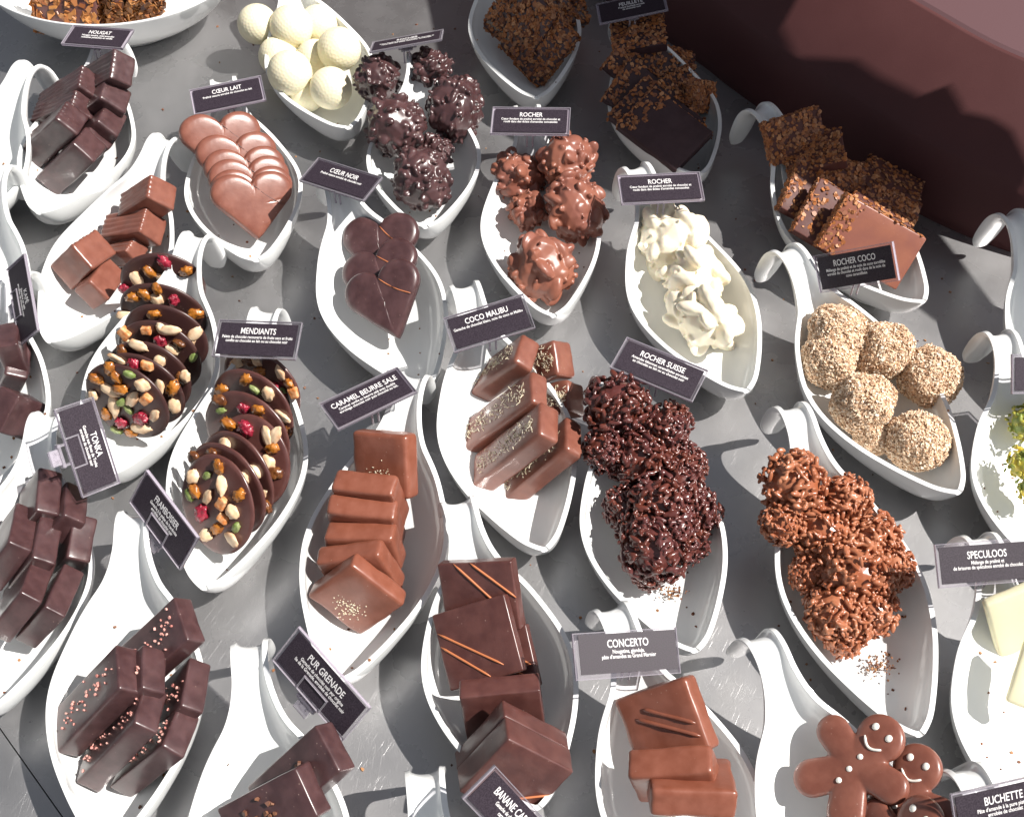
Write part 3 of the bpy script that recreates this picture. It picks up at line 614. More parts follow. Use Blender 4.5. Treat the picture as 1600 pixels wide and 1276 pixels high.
SPH = [
 ('rocL', (4.26, 19.9, 5.4), 2.066, 'milk rocher highest in its dish, with an upright shard'),
 ('rocL', (4.93, 15.54, 4.4), 2.188, 'milk rocher at the right, resting on the dish rim'),
 ('rocL', (0.46, 19.87, 3.9), 1.87, 'milk rocher at the left with a shaded underside'),
 ('rocL', (1.28, 16.9, 3.0), 1.415, 'small milk rocher low between the others'),
 ('rocL', (2.21, 10.54, 3.6), 2.188, 'largest milk rocher at the front of its dish'),
 ('rocN', (-11.01, 29.93, 5.2), 1.847, 'dark rocher at the upper left, beside the white balls'),
 ('rocN', (-6.74, 30.65, 5.6), 1.783, 'dark rocher at the top under the tilted card'),
 ('rocN', (-4.62, 26.94, 4.6), 2.41, 'dark rocher at the far right hanging over the rim'),
 ('rocN', (-9.24, 24.56, 4.8), 2.566, 'large dark rocher in the middle of the heap'),
 ('rocN', (-7.03, 19.6, 3.9), 2.384, 'dark rocher lowest at the front of its dish'),
 ('rocN', (-6.02, 23.75, 3.0), 1.424, 'small dark rocher between the middle and the front ones'),
 ('wht', (11.56, 12.86, 4.0), 2.408, 'white rocher highest of three'),
 ('wht', (13.16, 9.58, 3.4), 2.252, 'white rocher in the middle of three'),
 ('wht', (13.83, 5.86, 2.9), 2.383, 'white rocher lowest of three'),
 ('cocb', (22.92, 3.47, 4.2), 2.037, 'coconut truffle at the back, highest in its dish'),
 ('cocb', (22.34, 1.79, 3.3), 2.008, 'coconut truffle at the far left'),
 ('cocb', (26.0, 2.11, 3.8), 2.116, 'coconut truffle in the centre standing highest'),
 ('cocb', (29.14, 0.36, 3.2), 2.125, 'coconut truffle at the right side near the rim'),
 ('cocb', (23.93, -2.26, 3.6), 2.135, 'coconut truffle left of centre, in front of the central one'),
 ('cocb', (27.35, -4.94, 3.0), 2.032, 'coconut truffle nearest the dish tip'),
 ('cocb', (24.62, -4.03, 2.1), 1.316, 'coconut truffle almost hidden between the three front ones'),
 ('golf', (-22.08, 38.45, 4.3), 1.72, 'white ball at the far left top'),
 ('golf', (-19.02, 37.69, 4.6), 1.875, 'white ball at the top, second from the left'),
 ('golf', (-16.85, 38.99, 3.9), 1.674, 'white ball behind at the top, partly hidden'),
 ('golf', (-14.69, 34.89, 4.4), 1.849, 'white ball at the right against the rim'),
 ('golf', (-18.58, 31.89, 4.3), 1.874, 'large white ball at the front left'),
 ('golf', (-15.09, 30.52, 3.8), 1.76, 'white ball nearest the dish tip with a shaded corner'),
 ('golf', (-20.18, 35.88, 2.9), 1.714, 'hidden white ball under the top left two'),
 ('golf', (-16.99, 35.54, 2.9), 1.655, 'hidden white ball in the middle of the pile'),
 ('golf', (-17.33, 31.41, 2.4), 1.462, 'white ball low in the dish under the front two'),
 ('sui', (6.8, -4.59, 6.4), 2.063, 'dark almond cluster at the top left of its heap'),
 ('sui', (5.97, -7.24, 5.0), 1.388, 'dark almond cluster hanging over the left rim'),
 ('sui', (10.19, -5.74, 5.6), 1.577, 'dark almond cluster at the top right of its heap'),
 ('sui', (8.29, -7.56, 4.4), 1.998, 'dark almond cluster in the middle, upper'),
 ('sui', (10.99, -7.73, 4.0), 1.639, 'dark almond cluster at the right, upper middle'),
 ('sui', (7.3, -10.58, 3.3), 1.377, 'small dark almond cluster at the left, lower middle'),
 ('sui', (9.65, -10.88, 4.2), 2.191, 'dark almond cluster in the middle, largest'),
 ('sui', (11.94, -11.12, 3.7), 1.485, 'dark almond cluster furthest right'),
 ('sui', (8.92, -13.81, 3.6), 2.099, 'dark almond cluster low at the front'),
 ('sui', (11.12, -13.16, 3.2), 1.294, 'small dark almond cluster low at the right'),
 ('sui', (8.72, -14.86, 2.4), 1.054, 'smallest dark almond cluster, lowest of the heap'),
 ('sui', (9.1, -5.68, 4.9), 1.466, 'dark almond cluster joining the upper left and upper middle ones'),
 ('sui', (10.78, -9.66, 4.5), 1.549, 'dark almond cluster joining the middle to the right side'),
 ('sui', (8.15, -12.55, 4.0), 1.524, 'dark almond cluster at the left, just above the frontmost'),
 ('sui', (10.24, -12.62, 4.1), 1.522, 'dark almond cluster just above the frontmost, in the centre'),
 ('suim', (17.61, -10.76, 6.6), 1.917, 'milk almond cluster at the top left hanging over the rim'),
 ('suim', (16.79, -13.05, 5.4), 1.29, 'milk almond cluster low at the left edge of its heap'),
 ('suim', (20.92, -11.45, 5.6), 1.586, 'milk almond cluster at the top, right of the highest'),
 ('suim', (19.38, -13.22, 4.6), 1.863, 'milk almond cluster left of the middle'),
 ('suim', (22.61, -13.37, 4.2), 1.698, 'milk almond cluster at the right, upper'),
 ('suim', (18.58, -15.56, 3.5), 1.29, 'small milk almond cluster at the left, lower middle'),
 ('suim', (21.12, -16.07, 4.4), 2.049, 'largest milk almond cluster in the middle'),
 ('suim', (23.62, -15.21, 3.8), 1.345, 'milk almond cluster furthest right'),
 ('suim', (19.5, -18.18, 3.7), 1.756, 'milk almond cluster low at the left front'),
 ('suim', (21.87, -18.07, 3.5), 1.541, 'milk almond cluster low at the right front'),
 ('suim', (20.26, -19.42, 2.8), 1.262, 'lowest milk almond cluster, by the loose crumbs'),
 ('suim', (18.69, -11.73, 5.2), 1.362, 'milk almond cluster joining the top left one to the middle'),
 ('suim', (20.14, -14.91, 4.6), 1.561, 'milk almond cluster in the centre, left of the largest'),
 ('suim', (22.16, -16.71, 4.2), 1.325, 'milk almond cluster right of centre, below the largest'),
 ('suim', (20.51, -18.86, 3.6), 1.312, 'milk almond cluster low in the middle, above the lowest'),
 ('pis', (34.57, -4.2, 4.0), 1.546, 'green and yellow nut cluster, topmost at the right edge'),
 ('pis', (33.72, -7.53, 4.0), 1.566, 'green and yellow nut cluster, middle one at the right edge'),
 ('pis', (34.1, -9.07, 3.4), 1.391, 'green and yellow nut cluster, lowest at the right edge')]
def shards(root, r, rn, m, n=2):
    for i in range(n):
        d = (rrot(rn) @ Vector((0, 0, 1))); d.z = abs(d.z)*.4; d = d.normalized()
        mb = MB(); a = d.orthogonal().normalized(); b = d.cross(a); k = 7; ring = [(d*r*.72+(d*math.cos(t)+a*math.sin(t))*r*rn.uniform(.22, .36)) for t in [2*math.pi*i/k for i in range(k)]]
        c = b*.05; mb.add([v+c for v in ring]+[v-c for v in ring], [tuple(range(k)), tuple(range(2*k-1, k-1, -1))]+[(i, k+i, k+(i+1) % k, (i+1) % k) for i in range(k)])
        link('chocolate_shard', mb.mesh('chocolate_shard', m), root)
ROM = {'rocL': [rocher_mesh('shell', MILKR, s, 42, .44, 7) for s in (1, 2)], 'rocN': [rocher_mesh('shell', DARK, s, 90, .27, 4) for s in (3, 4)],
       'wht': [rocher_mesh('shell', WHC, s, 22, .7, 14) for s in (5, 6)],
       'sui': [cluster_mesh('almond_sticks', DCL, s) for s in (7, 8)], 'suim': [cluster_mesh('almond_sticks', MCL, s) for s in (9, 10)],
       'pis': [cluster_mesh('nut_pieces', PISM, 11, 90)]}
CO = [coconut_meshes(s) for s in (1, 2)]
GO = golf_mesh()
SN = {'rocL': ('milk_rocher', 'knobbly milk chocolate rochers'), 'rocN': ('dark_rocher', 'knobbly dark chocolate rochers'), 'wht': ('white_rocher', 'white chocolate rochers in one dish'),
      'sui': ('dark_almond_cluster', 'dark chocolate almond stick clusters'), 'suim': ('milk_almond_cluster', 'milk chocolate almond stick clusters'),
      'pis': ('pistachio_cluster', 'green and yellow nut clusters at the right edge'), 'cocb': ('coconut_truffle', 'truffles rolled in toasted coconut'), 'golf': ('white_ball', 'dimpled white chocolate balls')}
for i, (g, c, r, lab) in enumerate(SPH):
    rn = random.Random(50+i); q = rrot(rn); nm, grp = SN[g]
    if g == 'golf':
        o = link(nm, GO, None, c, q, r)
    elif g == 'cocb':
        o = link(nm, None, None, c); a, b = CO[i % 2]; k = (r*.98, r*rn.uniform(.92, 1.02), r*rn.uniform(.94, 1.04))
        link('core', a, o, (0, 0, 0), q, k); link('coconut_crumbs', b, o, (0, 0, 0), q, k)
    elif g in ('rocL', 'rocN'):
        o = link(nm, None, None, c); ms = ROM[g]
        link('shell', ms[i % 2], o, (0, 0, 0), q, (r*(1.2 if g == 'rocL' else 1.1), r*rn.uniform(1.0, 1.2), r*rn.uniform(.95, 1.1))); shards(o, r, rn, MILK if g == 'rocL' else DARK, 1)
    elif g == 'pis':
        o = link(nm, ROM['pis'][0], None, c, q, r)
    else:
        ms = ROM[g]; o = link(nm, ms[i % 2], None, c, q, (r*(1.0 if g == 'wht' else 1.28), r*rn.uniform(.95, 1.05)*(1 if g == 'wht' else 1.22), r*(1.0 if g == 'wht' else 1.18)))
    tag(o, lab, 'chocolate', grp)

# ---- fruit and nut discs
def blob(name, m, sx, sy, sz, seed, wr=.1, fq=3, sub=3, point=0):
    v, f = ico(sub); out = []
    for p in v:
        k = 1+wr*nz(p, fq, seed)+wr*.5*nz(p, fq*2.3, seed+2); q = Vector((p.x*sx, p.y*sy, p.z*sz))*k
        if point and p.x > 0: q.y *= 1-point*p.x*p.x; q.z *= 1-point*.5*p.x*p.x
        out.append(q)
    return mesh(name, out, f, m)
TOPM = {'A': ('almond', [blob('almond', ALM, .64, .34, .17, s, .22, 1.8, 3, .6) for s in (1, 2)]),
        'H': ('hazelnut', [blob('hazelnut', HAZ, .44, .37, .25, s, .28, 1.8, 3, .3) for s in (3, 4)]),
        'R': ('golden_raisin', [blob('golden_raisin', RAI, .47, .32, .24, s, .45, 3) for s in (5, 6)]),
        'B': ('brown_raisin', [blob('brown_raisin', BRA, .42, .32, .24, s, .45, 3) for s in (7, 8)]),
        'C': ('dried_cranberry', [blob('dried_cranberry', CRA, .48, .38, .26, s, .5, 3.2) for s in (9, 10)]),
        'P': ('pistachio_nut', [blob('pistachio_nut', PIS, .38, .22, .17, s, .25, 2) for s in (11, 12)]),
        'O': ('candied_orange_cube', [rbox('candied_orange_cube', (.72, .6, .5), .12, CUB, s, .1) for s in (13, 14)])}
DISCS = [
 ('dk', (-25.304, 8.116, 4.276), (0.7529, 0.6511, 0.0789, -0.0549), (6.102, 5.548, 0.4), [('C', 0.07, 2.18), ('R', -0.94, 1.18), ('A', -1.84, 0.3), ('A', -0.09, 0.71), ('R', 1.59, 1.56), ('P', 1.59, 0.1), ('O', 2.41, 0.43), ('C', -3.07, -0.79), ('A', 2.61, -1.11)], 'highest of the dark chocolate discs with fruit and nuts, counted from the handle'),
 ('dk', (-24.826, 5.161, 4.299), (0.753, 0.6497, 0.0289, -0.1005), (6.199, 5.587, 0.4), [('R', -0.4, 2.46), ('R', -2.1, 1.18), ('R', -1.25, 1.68), ('C', 0.78, 1.75), ('R', 2.31, 0.9), ('H', -0.4, 1.46), ('A', -2.59, -0.57)], 'second of the dark chocolate discs with fruit and nuts, counted from the handle'),
 ('dk', (-24.301, 2.927, 4.295), (0.7929, 0.5993, -0.0085, -0.1101), (6.116, 5.639, 0.4), [('R', -0.79, 2.0), ('A', 2.06, 0.99)], 'third of the dark chocolate discs with fruit and nuts, counted from the handle'),
 ('dk', (-24.43, 1.31, 4.314), (0.8006, 0.5841, -0.0368, -0.128), (6.154, 5.714, 0.4), [('O', -2.51, 1.34), ('O', -0.9, 2.02), ('H', 0.14, 2.44), ('C', 0.09, 1.39), ('B', 1.49, 1.65), ('H', 0.91, 0.9), ('P', 2.49, 0.75), ('A', 1.01, 2.99)], 'fourth of the dark chocolate discs with fruit and nuts, counted from the handle'),
 ('dk', (-24.846, -0.533, 4.307), (0.8021, 0.5827, -0.0321, -0.1263), (6.129, 5.696, 0.4), [('A', -0.66, 2.48), ('B', -1.92, 1.69), ('H', 0.78, 1.62), ('B', 2.4, 0.82), ('H', 3.08, 1.16)], 'fifth of the dark chocolate discs with fruit and nuts, counted from the handle'),
 ('dk', (-25.152, -1.605, 4.34), (0.7825, 0.6003, -0.0524, -0.1567), (6.277, 5.748, 0.4), [('A', -1.78, 2.05), ('C', -0.54, 1.92), ('O', 0.48, 2.36), ('R', 2.34, 1.18), ('A', 1.35, 0.93), ('H', 2.49, -0.32)], 'sixth of the dark chocolate discs with fruit and nuts, counted from the handle'),
 ('dk', (-25.921, -2.814, 4.574), (0.7909, 0.5827, -0.0755, -0.1712), (6.361, 5.867, 0.4), [('R', -2.18, 1.15), ('R', -1.2, 2.36), ('R', -0.72, 1.83), ('P', 0.3, 2.52), ('R', -0.32, 1.05), ('A', -1.15, 0.57), ('H', 1.29, 2.06), ('H', -2.44, -0.4), ('A', 0.56, 0.6), ('O', 1.52, 0.97), ('P', -0.23, -0.01), ('P', 0.26, -0.49), ('A', -0.84, -0.68), ('R', -1.4, -1.58), ('C', -0.23, -1.82), ('C', 1.18, -0.79), ('A', 2.2, -0.14), ('R', 0.58, -2.28), ('P', -0.66, -2.72), ('A', 1.31, -1.64)], 'lowest and frontmost of the dark chocolate discs with fruit and nuts, counted from the handle'),
 ('mk', (-17.039, -1.32, 4.382), (0.7739, 0.5844, -0.1489, -0.1935), (6.335, 5.94, 0.4), [('H', -0.28, 2.05), ('A', -1.94, 1.14), ('B', -1.0, 1.72), ('R', -0.06, 1.26), ('A', 1.6, 1.95), ('R', 2.29, 1.38), ('P', 1.74, 0.52), ('O', 2.79, 0.87)], 'highest of the brown chocolate discs below the MENDIANTS card'),
 ('mk', (-17.376, -3.449, 4.425), (0.8035, 0.5508, -0.1462, -0.172), (6.42, 6.118, 0.4), [('R', -0.44, 2.37), ('R', -2.38, 0.84), ('H', 1.32, 1.9), ('A', 2.44, 0.52), ('B', 2.88, -0.44), ('P', 0.28, 1.78)], 'second of the brown chocolate discs below the MENDIANTS card'),
 ('mk', (-17.522, -5.537, 4.496), (0.8168, 0.5339, -0.1455, -0.1632), (6.643, 6.348, 0.4), [('B', -2.05, 2.05), ('P', -1.92, 1.29), ('C', -0.2, 2.02), ('R', 0.95, 2.36), ('B', 1.16, 1.56)], 'third of the brown chocolate discs below the MENDIANTS card'),
 ('mk', (-17.101, -7.698, 4.375), (0.9023, 0.4045, -0.1252, -0.0809), (5.837, 6.403, 0.4), [('R', -1.41, 2.46), ('C', -0.2, 2.26), ('A', 1.31, 1.9), ('R', 1.69, 1.19), ('H', 1.45, 0.22), ('B', 1.95, -0.42), ('A', 1.93, 2.08)], 'fourth of the brown chocolate discs below the MENDIANTS card'),
 ('mk', (-17.75, -8.853, 4.443), (0.8158, 0.5044, -0.2072, -0.1924), (6.262, 6.385, 0.4), [('H', -0.88, 2.12), ('H', 1.69, 1.14), ('A', 2.16, -0.44), ('B', 2.77, -0.98)], 'fifth of the brown chocolate discs below the MENDIANTS card'),
 ('mk', (-18.295, -9.828, 4.481), (0.8096, 0.5136, -0.2026, -0.1991), (6.439, 6.45, 0.4), [('B', -2.75, 1.46), ('H', 1.6, 1.7), ('B', -1.07, 2.31)], 'sixth of the brown chocolate discs below the MENDIANTS card'),
 ('mk', (-18.681, -11.092, 4.624), (0.8711, 0.4256, -0.2031, -0.1375), (5.919, 6.626, 0.4), [('R', 0.24, 2.63), ('H', -1.79, 1.56), ('P', -0.71, 1.83), ('A', 0.53, 1.49), ('R', -1.72, 0.6), ('P', -2.08, 0.22), ('A', -0.64, 0.43), ('R', 1.9, 1.14), ('C', -1.14, -0.81), ('O', 0.58, 0.3), ('H', 1.42, -0.09), ('O', 0.65, -0.69), ('R', 0.16, -1.52), ('P', 1.72, -1.08), ('A', 1.3, -1.9), ('H', -0.7, -2.18)], 'lowest and frontmost of the brown chocolate discs below the MENDIANTS card')]
for i, (g, c, q, d, tops, lab) in enumerate(DISCS):
    root = thing_empty('fruit_nut_disc', c, q)
    tag(root, lab, 'chocolate', 'dark discs topped with nuts and fruit' if g == 'dk' else 'brown discs topped with nuts and fruit')
    n = 64; pr = [(0.01, -.16), (.55, -.16), (.9, -.15), (.97, -.11), (1, 0), (.97, .11), (.9, .15), (.55, .16), (0.01, .16)]; vs = []
    for r_, z in pr:
        for k in range(n):
            t = 2*math.pi*k/n; p = (r_*math.cos(t), r_*math.sin(t), 0); e = 1+.02*nz(p, 1.2, i)+.008*nz(p, 5, i)
            vs.append((r_*math.cos(t)*d[0]/2*e, r_*math.sin(t)*d[1]/2*e, z+.10*nz(p, 1.1, i+9)))
    fs = [(a*n+k, a*n+(k+1) % n, (a+1)*n+(k+1) % n, (a+1)*n+k) for a in range(len(pr)-1) for k in range(n)]
    link('disc', mesh('disc', vs, fs, DARKF if g == 'dk' else MID), root)
    r3 = random.Random(700+i)
    extra = [] if i in (6, 13) else [(r3.choice('AHRBCPR'), r3.uniform(-.7, .7)*d[0]/2, r3.uniform(-.75, .2)*d[1]/2) for _ in range(5)]
    for (t, x, y) in tops+extra:
        rr = math.hypot(x/(d[0]/2), y/(d[1]/2))
        if rr > .93: x *= .93/rr; y *= .93/rr
        nm, ms = TOPM[t]; s_ = r3.uniform(1.0, 1.3)
        o = link(nm, ms[r3.randint(0, 1)], root, (x, y, .23+r3.uniform(-.04, .06)), (r3.gauss(0, .2), r3.gauss(0, .2), r3.uniform(0, 6.28)), s_)

# ---- hearts
def heart_mesh(d, m, step):
    # outline by angle, then rings inwards
    def outline(t):
        dx_, dy_ = math.sin(t), math.cos(t); best = 0
        for cx_ in (-.475, .475):           # two round lobes
            b = dx_*cx_+dy_*.40; disc = b*b-(cx_*cx_+.16-.525*.525)
            if disc > 0: best = max(best, b+math.sqrt(disc))
        for s_ in (-1, 1):                  # straight flanks down to the point
            ax_, ay_, bx_, by_ = s_*.90, .09, 0, -1.0
            ex, ey = bx_-ax_, by_-ay_; den = dx_*ey-dy_*ex
            if abs(den) > 1e-9:
                r_ = (ax_*ey-ay_*ex)/den; u_ = (ax_*dy_-ay_*dx_)/den
                if r_ > 0 and -.001 <= u_ <= 1.001: best = max(best, r_)
        x, y = dx_*best, dy_*best
        if y < -.86: x *= .9; y = -.86+(y+.86)*.7
        return x, y
    n = 180; rings = []; vs = []
    H = d[2]
    prof = [(.97, -H*.5), (1.0, -H*.4), (1.0, -H*.05), (.985, H*.15), (.95, H*.30), (.90, H*.40), (.83, H*.46), (.7, H*.50), (.5, H*.53), (.3, H*.54), (.12, H*.54), (.001, H*.54)]
    for k_, (s, z) in enumerate(prof):
        for k in range(n):
            t = 2*math.pi*k/n; x, y = outline(t); cy = 0
            k2 = min(max((.96-s)/.3, 0), 1); rad = math.hypot(x, y); rad = rad*(1-k2)+.80*k2; ux, uy = math.sin(t), math.cos(t); px_, py_ = ux*rad*s, uy*rad*s; zz = z
            if k_ >= 3:
                # sweep line: from the notch down to the right flank; the lower left side swells above it
                side = (px_-.03)*.68+(py_-.58)*.73
                # raised fold edge
                e = side*d[0]/2
                if px_ > -.02:
                    if step > 0: zz += .10*(1/(1+math.exp(-e*14))-.5)
                    else: zz -= .13*math.exp(-(e/.07)**2)
            vs.append((px_*d[0]/2, py_*d[1]/2, zz))
    fs = [(a*n+k, (a+1)*n+k, (a+1)*n+(k+1) % n, a*n+(k+1) % n) for a in range(len(prof)-1) for k in range(n)]
    fs.append(tuple(range(n)))
    me = mesh('heart', vs, fs, m)
    bm = bmesh.new(); bm.from_mesh(me); bmesh.ops.recalc_face_normals(bm, faces=bm.faces); bm.to_mesh(me); bm.free()
    me.polygons.foreach_set('use_smooth', [True]*len(me.polygons)); return me
HEARTS = [
 ('hm', (-19.843, 16.615, 3.833), (0.9036, 0.3731, 0.1665, 0.1288), (6.327, 5.427, 0.9), 'milk heart lying in front, the only one seen whole'),
 ('hm', (-19.909, 17.356, 3.674), (0.9036, 0.3731, 0.1665, 0.1288), (6.294, 5.427, 0.9), 'milk heart directly under the front one'),
 ('hm', (-20.235, 18.306, 3.867), (0.9036, 0.3731, 0.1665, 0.1288), (6.304, 5.427, 0.9), 'third milk heart from the front'),
 ('hm', (-20.653, 19.209, 4.073), (0.9036, 0.3731, 0.1665, 0.1288), (6.312, 5.427, 0.9), 'fourth milk heart from the front'),
 ('hm', (-21.336, 20.278, 4.592), (0.9036, 0.3731, 0.1665, 0.1288), (6.355, 5.428, 0.9), 'fifth milk heart from the front'),
 ('hm', (-22.594, 21.479, 5.579), (0.9036, 0.3731, 0.1665, 0.1288), (6.322, 5.427, 0.9), 'milk heart furthest back, by the card'),
 ('hd', (-9.09, 6.915, 3.639), (0.9388, 0.2715, -0.1777, 0.1157), (5.907, 5.921, 0.901), 'dark heart lying in front, seen whole with its point'),
 ('hd', (-9.444, 9.02, 3.864), (0.9698, 0.1507, -0.1453, 0.1252), (5.985, 5.87, 0.901), 'dark heart in the middle of three'),
 ('hd', (-9.794, 11.942, 3.798), (0.9659, 0.2376, -0.103, 0.0027), (5.911, 5.883, 0.9), 'dark heart at the back of three')]
hm = {}
for g, c, q, d, lab in HEARTS:
    if g not in hm: hm[g] = heart_mesh((d[0], d[1], .85), MILK if g == 'hm' else DARK, 0 if g == 'hm' else 1)
    o = link('chocolate_heart', hm[g], None, c, q); 
    tag(o, lab, 'chocolate', 'milk chocolate hearts' if g == 'hm' else 'dark chocolate hearts')
    a_ = Vector((.03*d[0]/2, .58*d[1]/2, .43)); b_ = Vector((.70*d[0]/2, -.05*d[1]/2, .43)); mb = MB()
    mb.tube([a_.lerp(b_, k/10)+Vector((-.10*math.sin(k/10*3.14), -.10*math.sin(k/10*3.14), 0)) for k in range(11)], [.02]+[.045 if g == 'hd' else .032]*9+[.02], 6)
    link('fold_line', mb.mesh('fold_line', STRIPE if g == 'hd' else MID, True), o)

# ---- chocolate men
def man_mesh():
    mb = MB(); v, f = ico(3)
    def ell(c, r, t=.5): mb.add([Vector((c[0]+p.x*r[0], c[1]+p.y*r[1], math.copysign(abs(p.z)**.55, p.z)*t)) for p in v], f)
    def limb(a, b, ra, rb):
        for k in range(7):
            u = k/6; ell((a[0]+(b[0]-a[0])*u, a[1]+(b[1]-a[1])*u), (ra+(rb-ra)*u,)*2)
    ell((0, 2.75), (1.38, 1.32)); limb((0, 1.9), (0, .2), 1.15, 1.35); limb((-.5, .85), (-2.15, 1.2), .95, .98); limb((.5, .85), (2.15, 1.2), .95, .98)
    limb((-.4, -.2), (-1.3, -1.5), 1.0, 1.08); limb((.4, -.2), (1.3, -1.5), 1.0, 1.08)
    return remeshed('chocolate_man', mb.v, mb.f, MILK, .07, 6, .6)
MM = man_mesh()
MEN = [
 ((18.553, -28.795, 4.558), (0.8666, 0.1863, -0.1891, -0.4226), (1.885, 1.891, 2.0), 'chocolate man lying on top with white smile and three buttons'),
 ((20.874, -30.743, 4.151), (0.9031, 0.1869, -0.2199, -0.3179), (2.0, 2.02, 2.0), 'chocolate man behind, only his shaded smiling face showing'),
 ((20.107, -33.591, 4.653), (0.8272, 0.1935, -0.3398, -0.4036), (1.986, 1.995, 2.0), 'chocolate man at the bottom edge, lower right')]
for i, (c, q, d, lab) in enumerate(MEN):
    root = thing_empty('chocolate_man', c, q); tag(root, lab, 'chocolate', 'smiling chocolate men'); link('body', MM, root)
    v, f = ico(2)
    for (x, y, r) in [(-.48, 3.05, .2), (.48, 3.05, .2)]:
        mb = MB(); mb.add([Vector((x+p.x*r, y+p.y*r*1.1, .5+p.z*.08)) for p in v], f); link('icing_eye', mb.mesh('icing_eye', ICING, True), root)
    for (x, y) in [(0, 1.25), (0, .35), (0, -.5)]:
        mb = MB(); mb.add([Vector((x+p.x*.17, y+p.y*.17, .5+p.z*.08)) for p in v], f); link('icing_button', mb.mesh('icing_button', ICING, True), root)
    mb = MB(); mb.tube([(-.6+1.2*t/10, 2.3-.36*math.sin(math.pi*t/10), .52) for t in range(11)], [.04]+[.075]*9+[.05], 8); link('icing_smile', mb.mesh('icing_smile', ICING, True), root)

# ---- nougatine slabs and florentines
def rough_slab(name, c, q, d, lab, grp, fm, size, cover, core):
    root = thing_empty(name, c, q); tag(root, lab, 'biscuit', grp); r2 = random.Random(int(abs(c[0]*37)+abs(c[1]*11)))
    link('body', rbox('body', d, min(d)*.42, core, r2.randint(0, 99), .12), root); h = [x/2 for x in d]; pts = []
    for i in range(cover):
        a = r2.random()
        if a < .5: pts.append(((r2.uniform(-.95, .95)*h[0], r2.uniform(-.95, .95)*h[1], r2.choice((1, 1, 1, -1))*(h[2]+.02)), (0, 0, 1)))
        elif a < .75: s_ = r2.choice((-1, 1)); pts.append(((s_*h[0]*.98, r2.uniform(-.9, .9)*h[1], r2.uniform(-.8, .8)*h[2]), (s_, 0, 0)))
        else: s_ = r2.choice((-1, 1)); pts.append(((r2.uniform(-.9, .9)*h[0], s_*h[1]*.98, r2.uniform(-.8, .8)*h[2]), (0, s_, 0)))
    link('nut_coating', flat_bits(pts, size, r2, .045, 1.25, .45).mesh('nut_coating', fm), root)
SLABS = [
 ((2.928, 35.883, 3.6), (0.852, 0.2765, -0.3633, 0.2564), (5.6, 3.4, 1.0), 'nut crusted slab at the front right of the top dish'),
 ((1.558, 37.374, 4.6), (0.827, 0.2566, -0.4103, 0.2863), (5.8, 3.4, 1.0), 'nut crusted slab in the middle of the top dish'),
 ((0.043, 39.599, 5.2), (0.8165, 0.2308, -0.4209, 0.3209), (5.8, 3.4, 1.0), 'nut crusted slab at the left of the top dish'),
 ((4.235, 41.08, 3.9), (0.9576, 0.2292, 0.0705, 0.1595), (4.5, 3.6, 1.2), 'nut crusted slab at the far right of the top dish')]
for c, q, d, lab in SLABS: rough_slab('nougatine_slab', c, q, d, lab, 'nut crusted slabs in the top dish', FLAKE, .2, 750, DARK)
FLORS = [
 ((-38.677, 40.19, 5.2), (0.8824, 0.4642, -0.0678, -0.0356), (6, 5, 1.0), 'almond biscuit facing the viewer in the large bowl'),
 ((-35.403, 41.025, 5.0), (0.5091, -0.2559, -0.5314, 0.6268), (5, 5, 1.0), 'almond biscuit standing on edge, second in the large bowl'),
 ((-34.037, 41.209, 5.0), (0.5101, -0.2551, -0.5318, 0.626), (5, 5, 1.0), 'almond biscuit standing on edge, third in the large bowl'),
 ((-32.773, 41.296, 5.2), (0.5109, -0.2544, -0.5321, 0.6254), (5, 5, 0.9), 'almond biscuit standing on edge, fourth in the large bowl'),
 ((-31.722, 42.037, 5.2), (0.5115, -0.2539, -0.5324, 0.6249), (5, 5, 0.9), 'almond biscuit standing on edge at the right of the large bowl')]
for c, q, d, lab in FLORS: rough_slab('almond_biscuit', c, q, d, lab, 'almond biscuits in the large bowl', FLOR, .36, 420, MID)

# ------------------------------------------------------------------ name cards
def text_mesh(body, size, align='CENTER', sx=.8, off=.0):
    cu = bpy.data.curves.new('t', 'FONT'); cu.body = body; cu.size = size*S; cu.align_x = align; cu.align_y = 'TOP'; cu.space_line = .92
    cu.extrude = .00004; cu.offset = off*S; cu.resolution_u = 3
    o = bpy.data.objects.new('t', cu); COL.objects.link(o); dg = bpy.context.evaluated_depsgraph_get()
    me = bpy.data.meshes.new_from_object(o.evaluated_get(dg)); bpy.data.objects.remove(o)
    for v in me.vertices: v.co.x *= sx
    me.materials.clear(); me.materials.append(PRINT); return me
def plate_mesh(w_, h_, t): mb = MB(); mb.box((0, 0, 0), (w_/2, h_/2, t/2)); return mb.mesh('plate', CLEAR)
def frame_mesh(w_, h_):
    mb = MB(); e = .055
    for sx in (-1, 1): mb.box((sx*(w_/2-e/2), 0, .03), (e/2, h_/2, .10))
    for sy in (-1, 1): mb.box((0, sy*(h_/2-e/2), .03), (w_/2-e, e/2, .10))
    return mb.mesh('frame', CLEARE)
def clip_mesh():
    mb = MB()
    for x in (-.62, .62): mb.box((x, -.35, -.12), (.07, .5, .16))
    mb.box((0, -.05, -.10), (.68, .07, .14)); mb.box((0, -.72, -.14), (.75, .09, .2)); mb.box((0, -1.1, -.3), (.45, .32, .06)); mb.box((0, -1.15, -.02), (.5, .30, .05))
    for x in (-.25, .25): mb.box((x, -.95, -.16), (.06, .12, .2))
    return mb.mesh('clip', CLEARE)
def clipfront_mesh():
    mb = MB(); w_, h_ = .95, .45
    for sx in (-1, 1): mb.box((sx*w_, 0, 0), (.045, h_, .04))
    mb.box((0, h_, 0), (w_+.045, .045, .04)); return mb.mesh('clip_tab', CLEARE)
CLIP = clip_mesh(); TABM = clipfront_mesh()
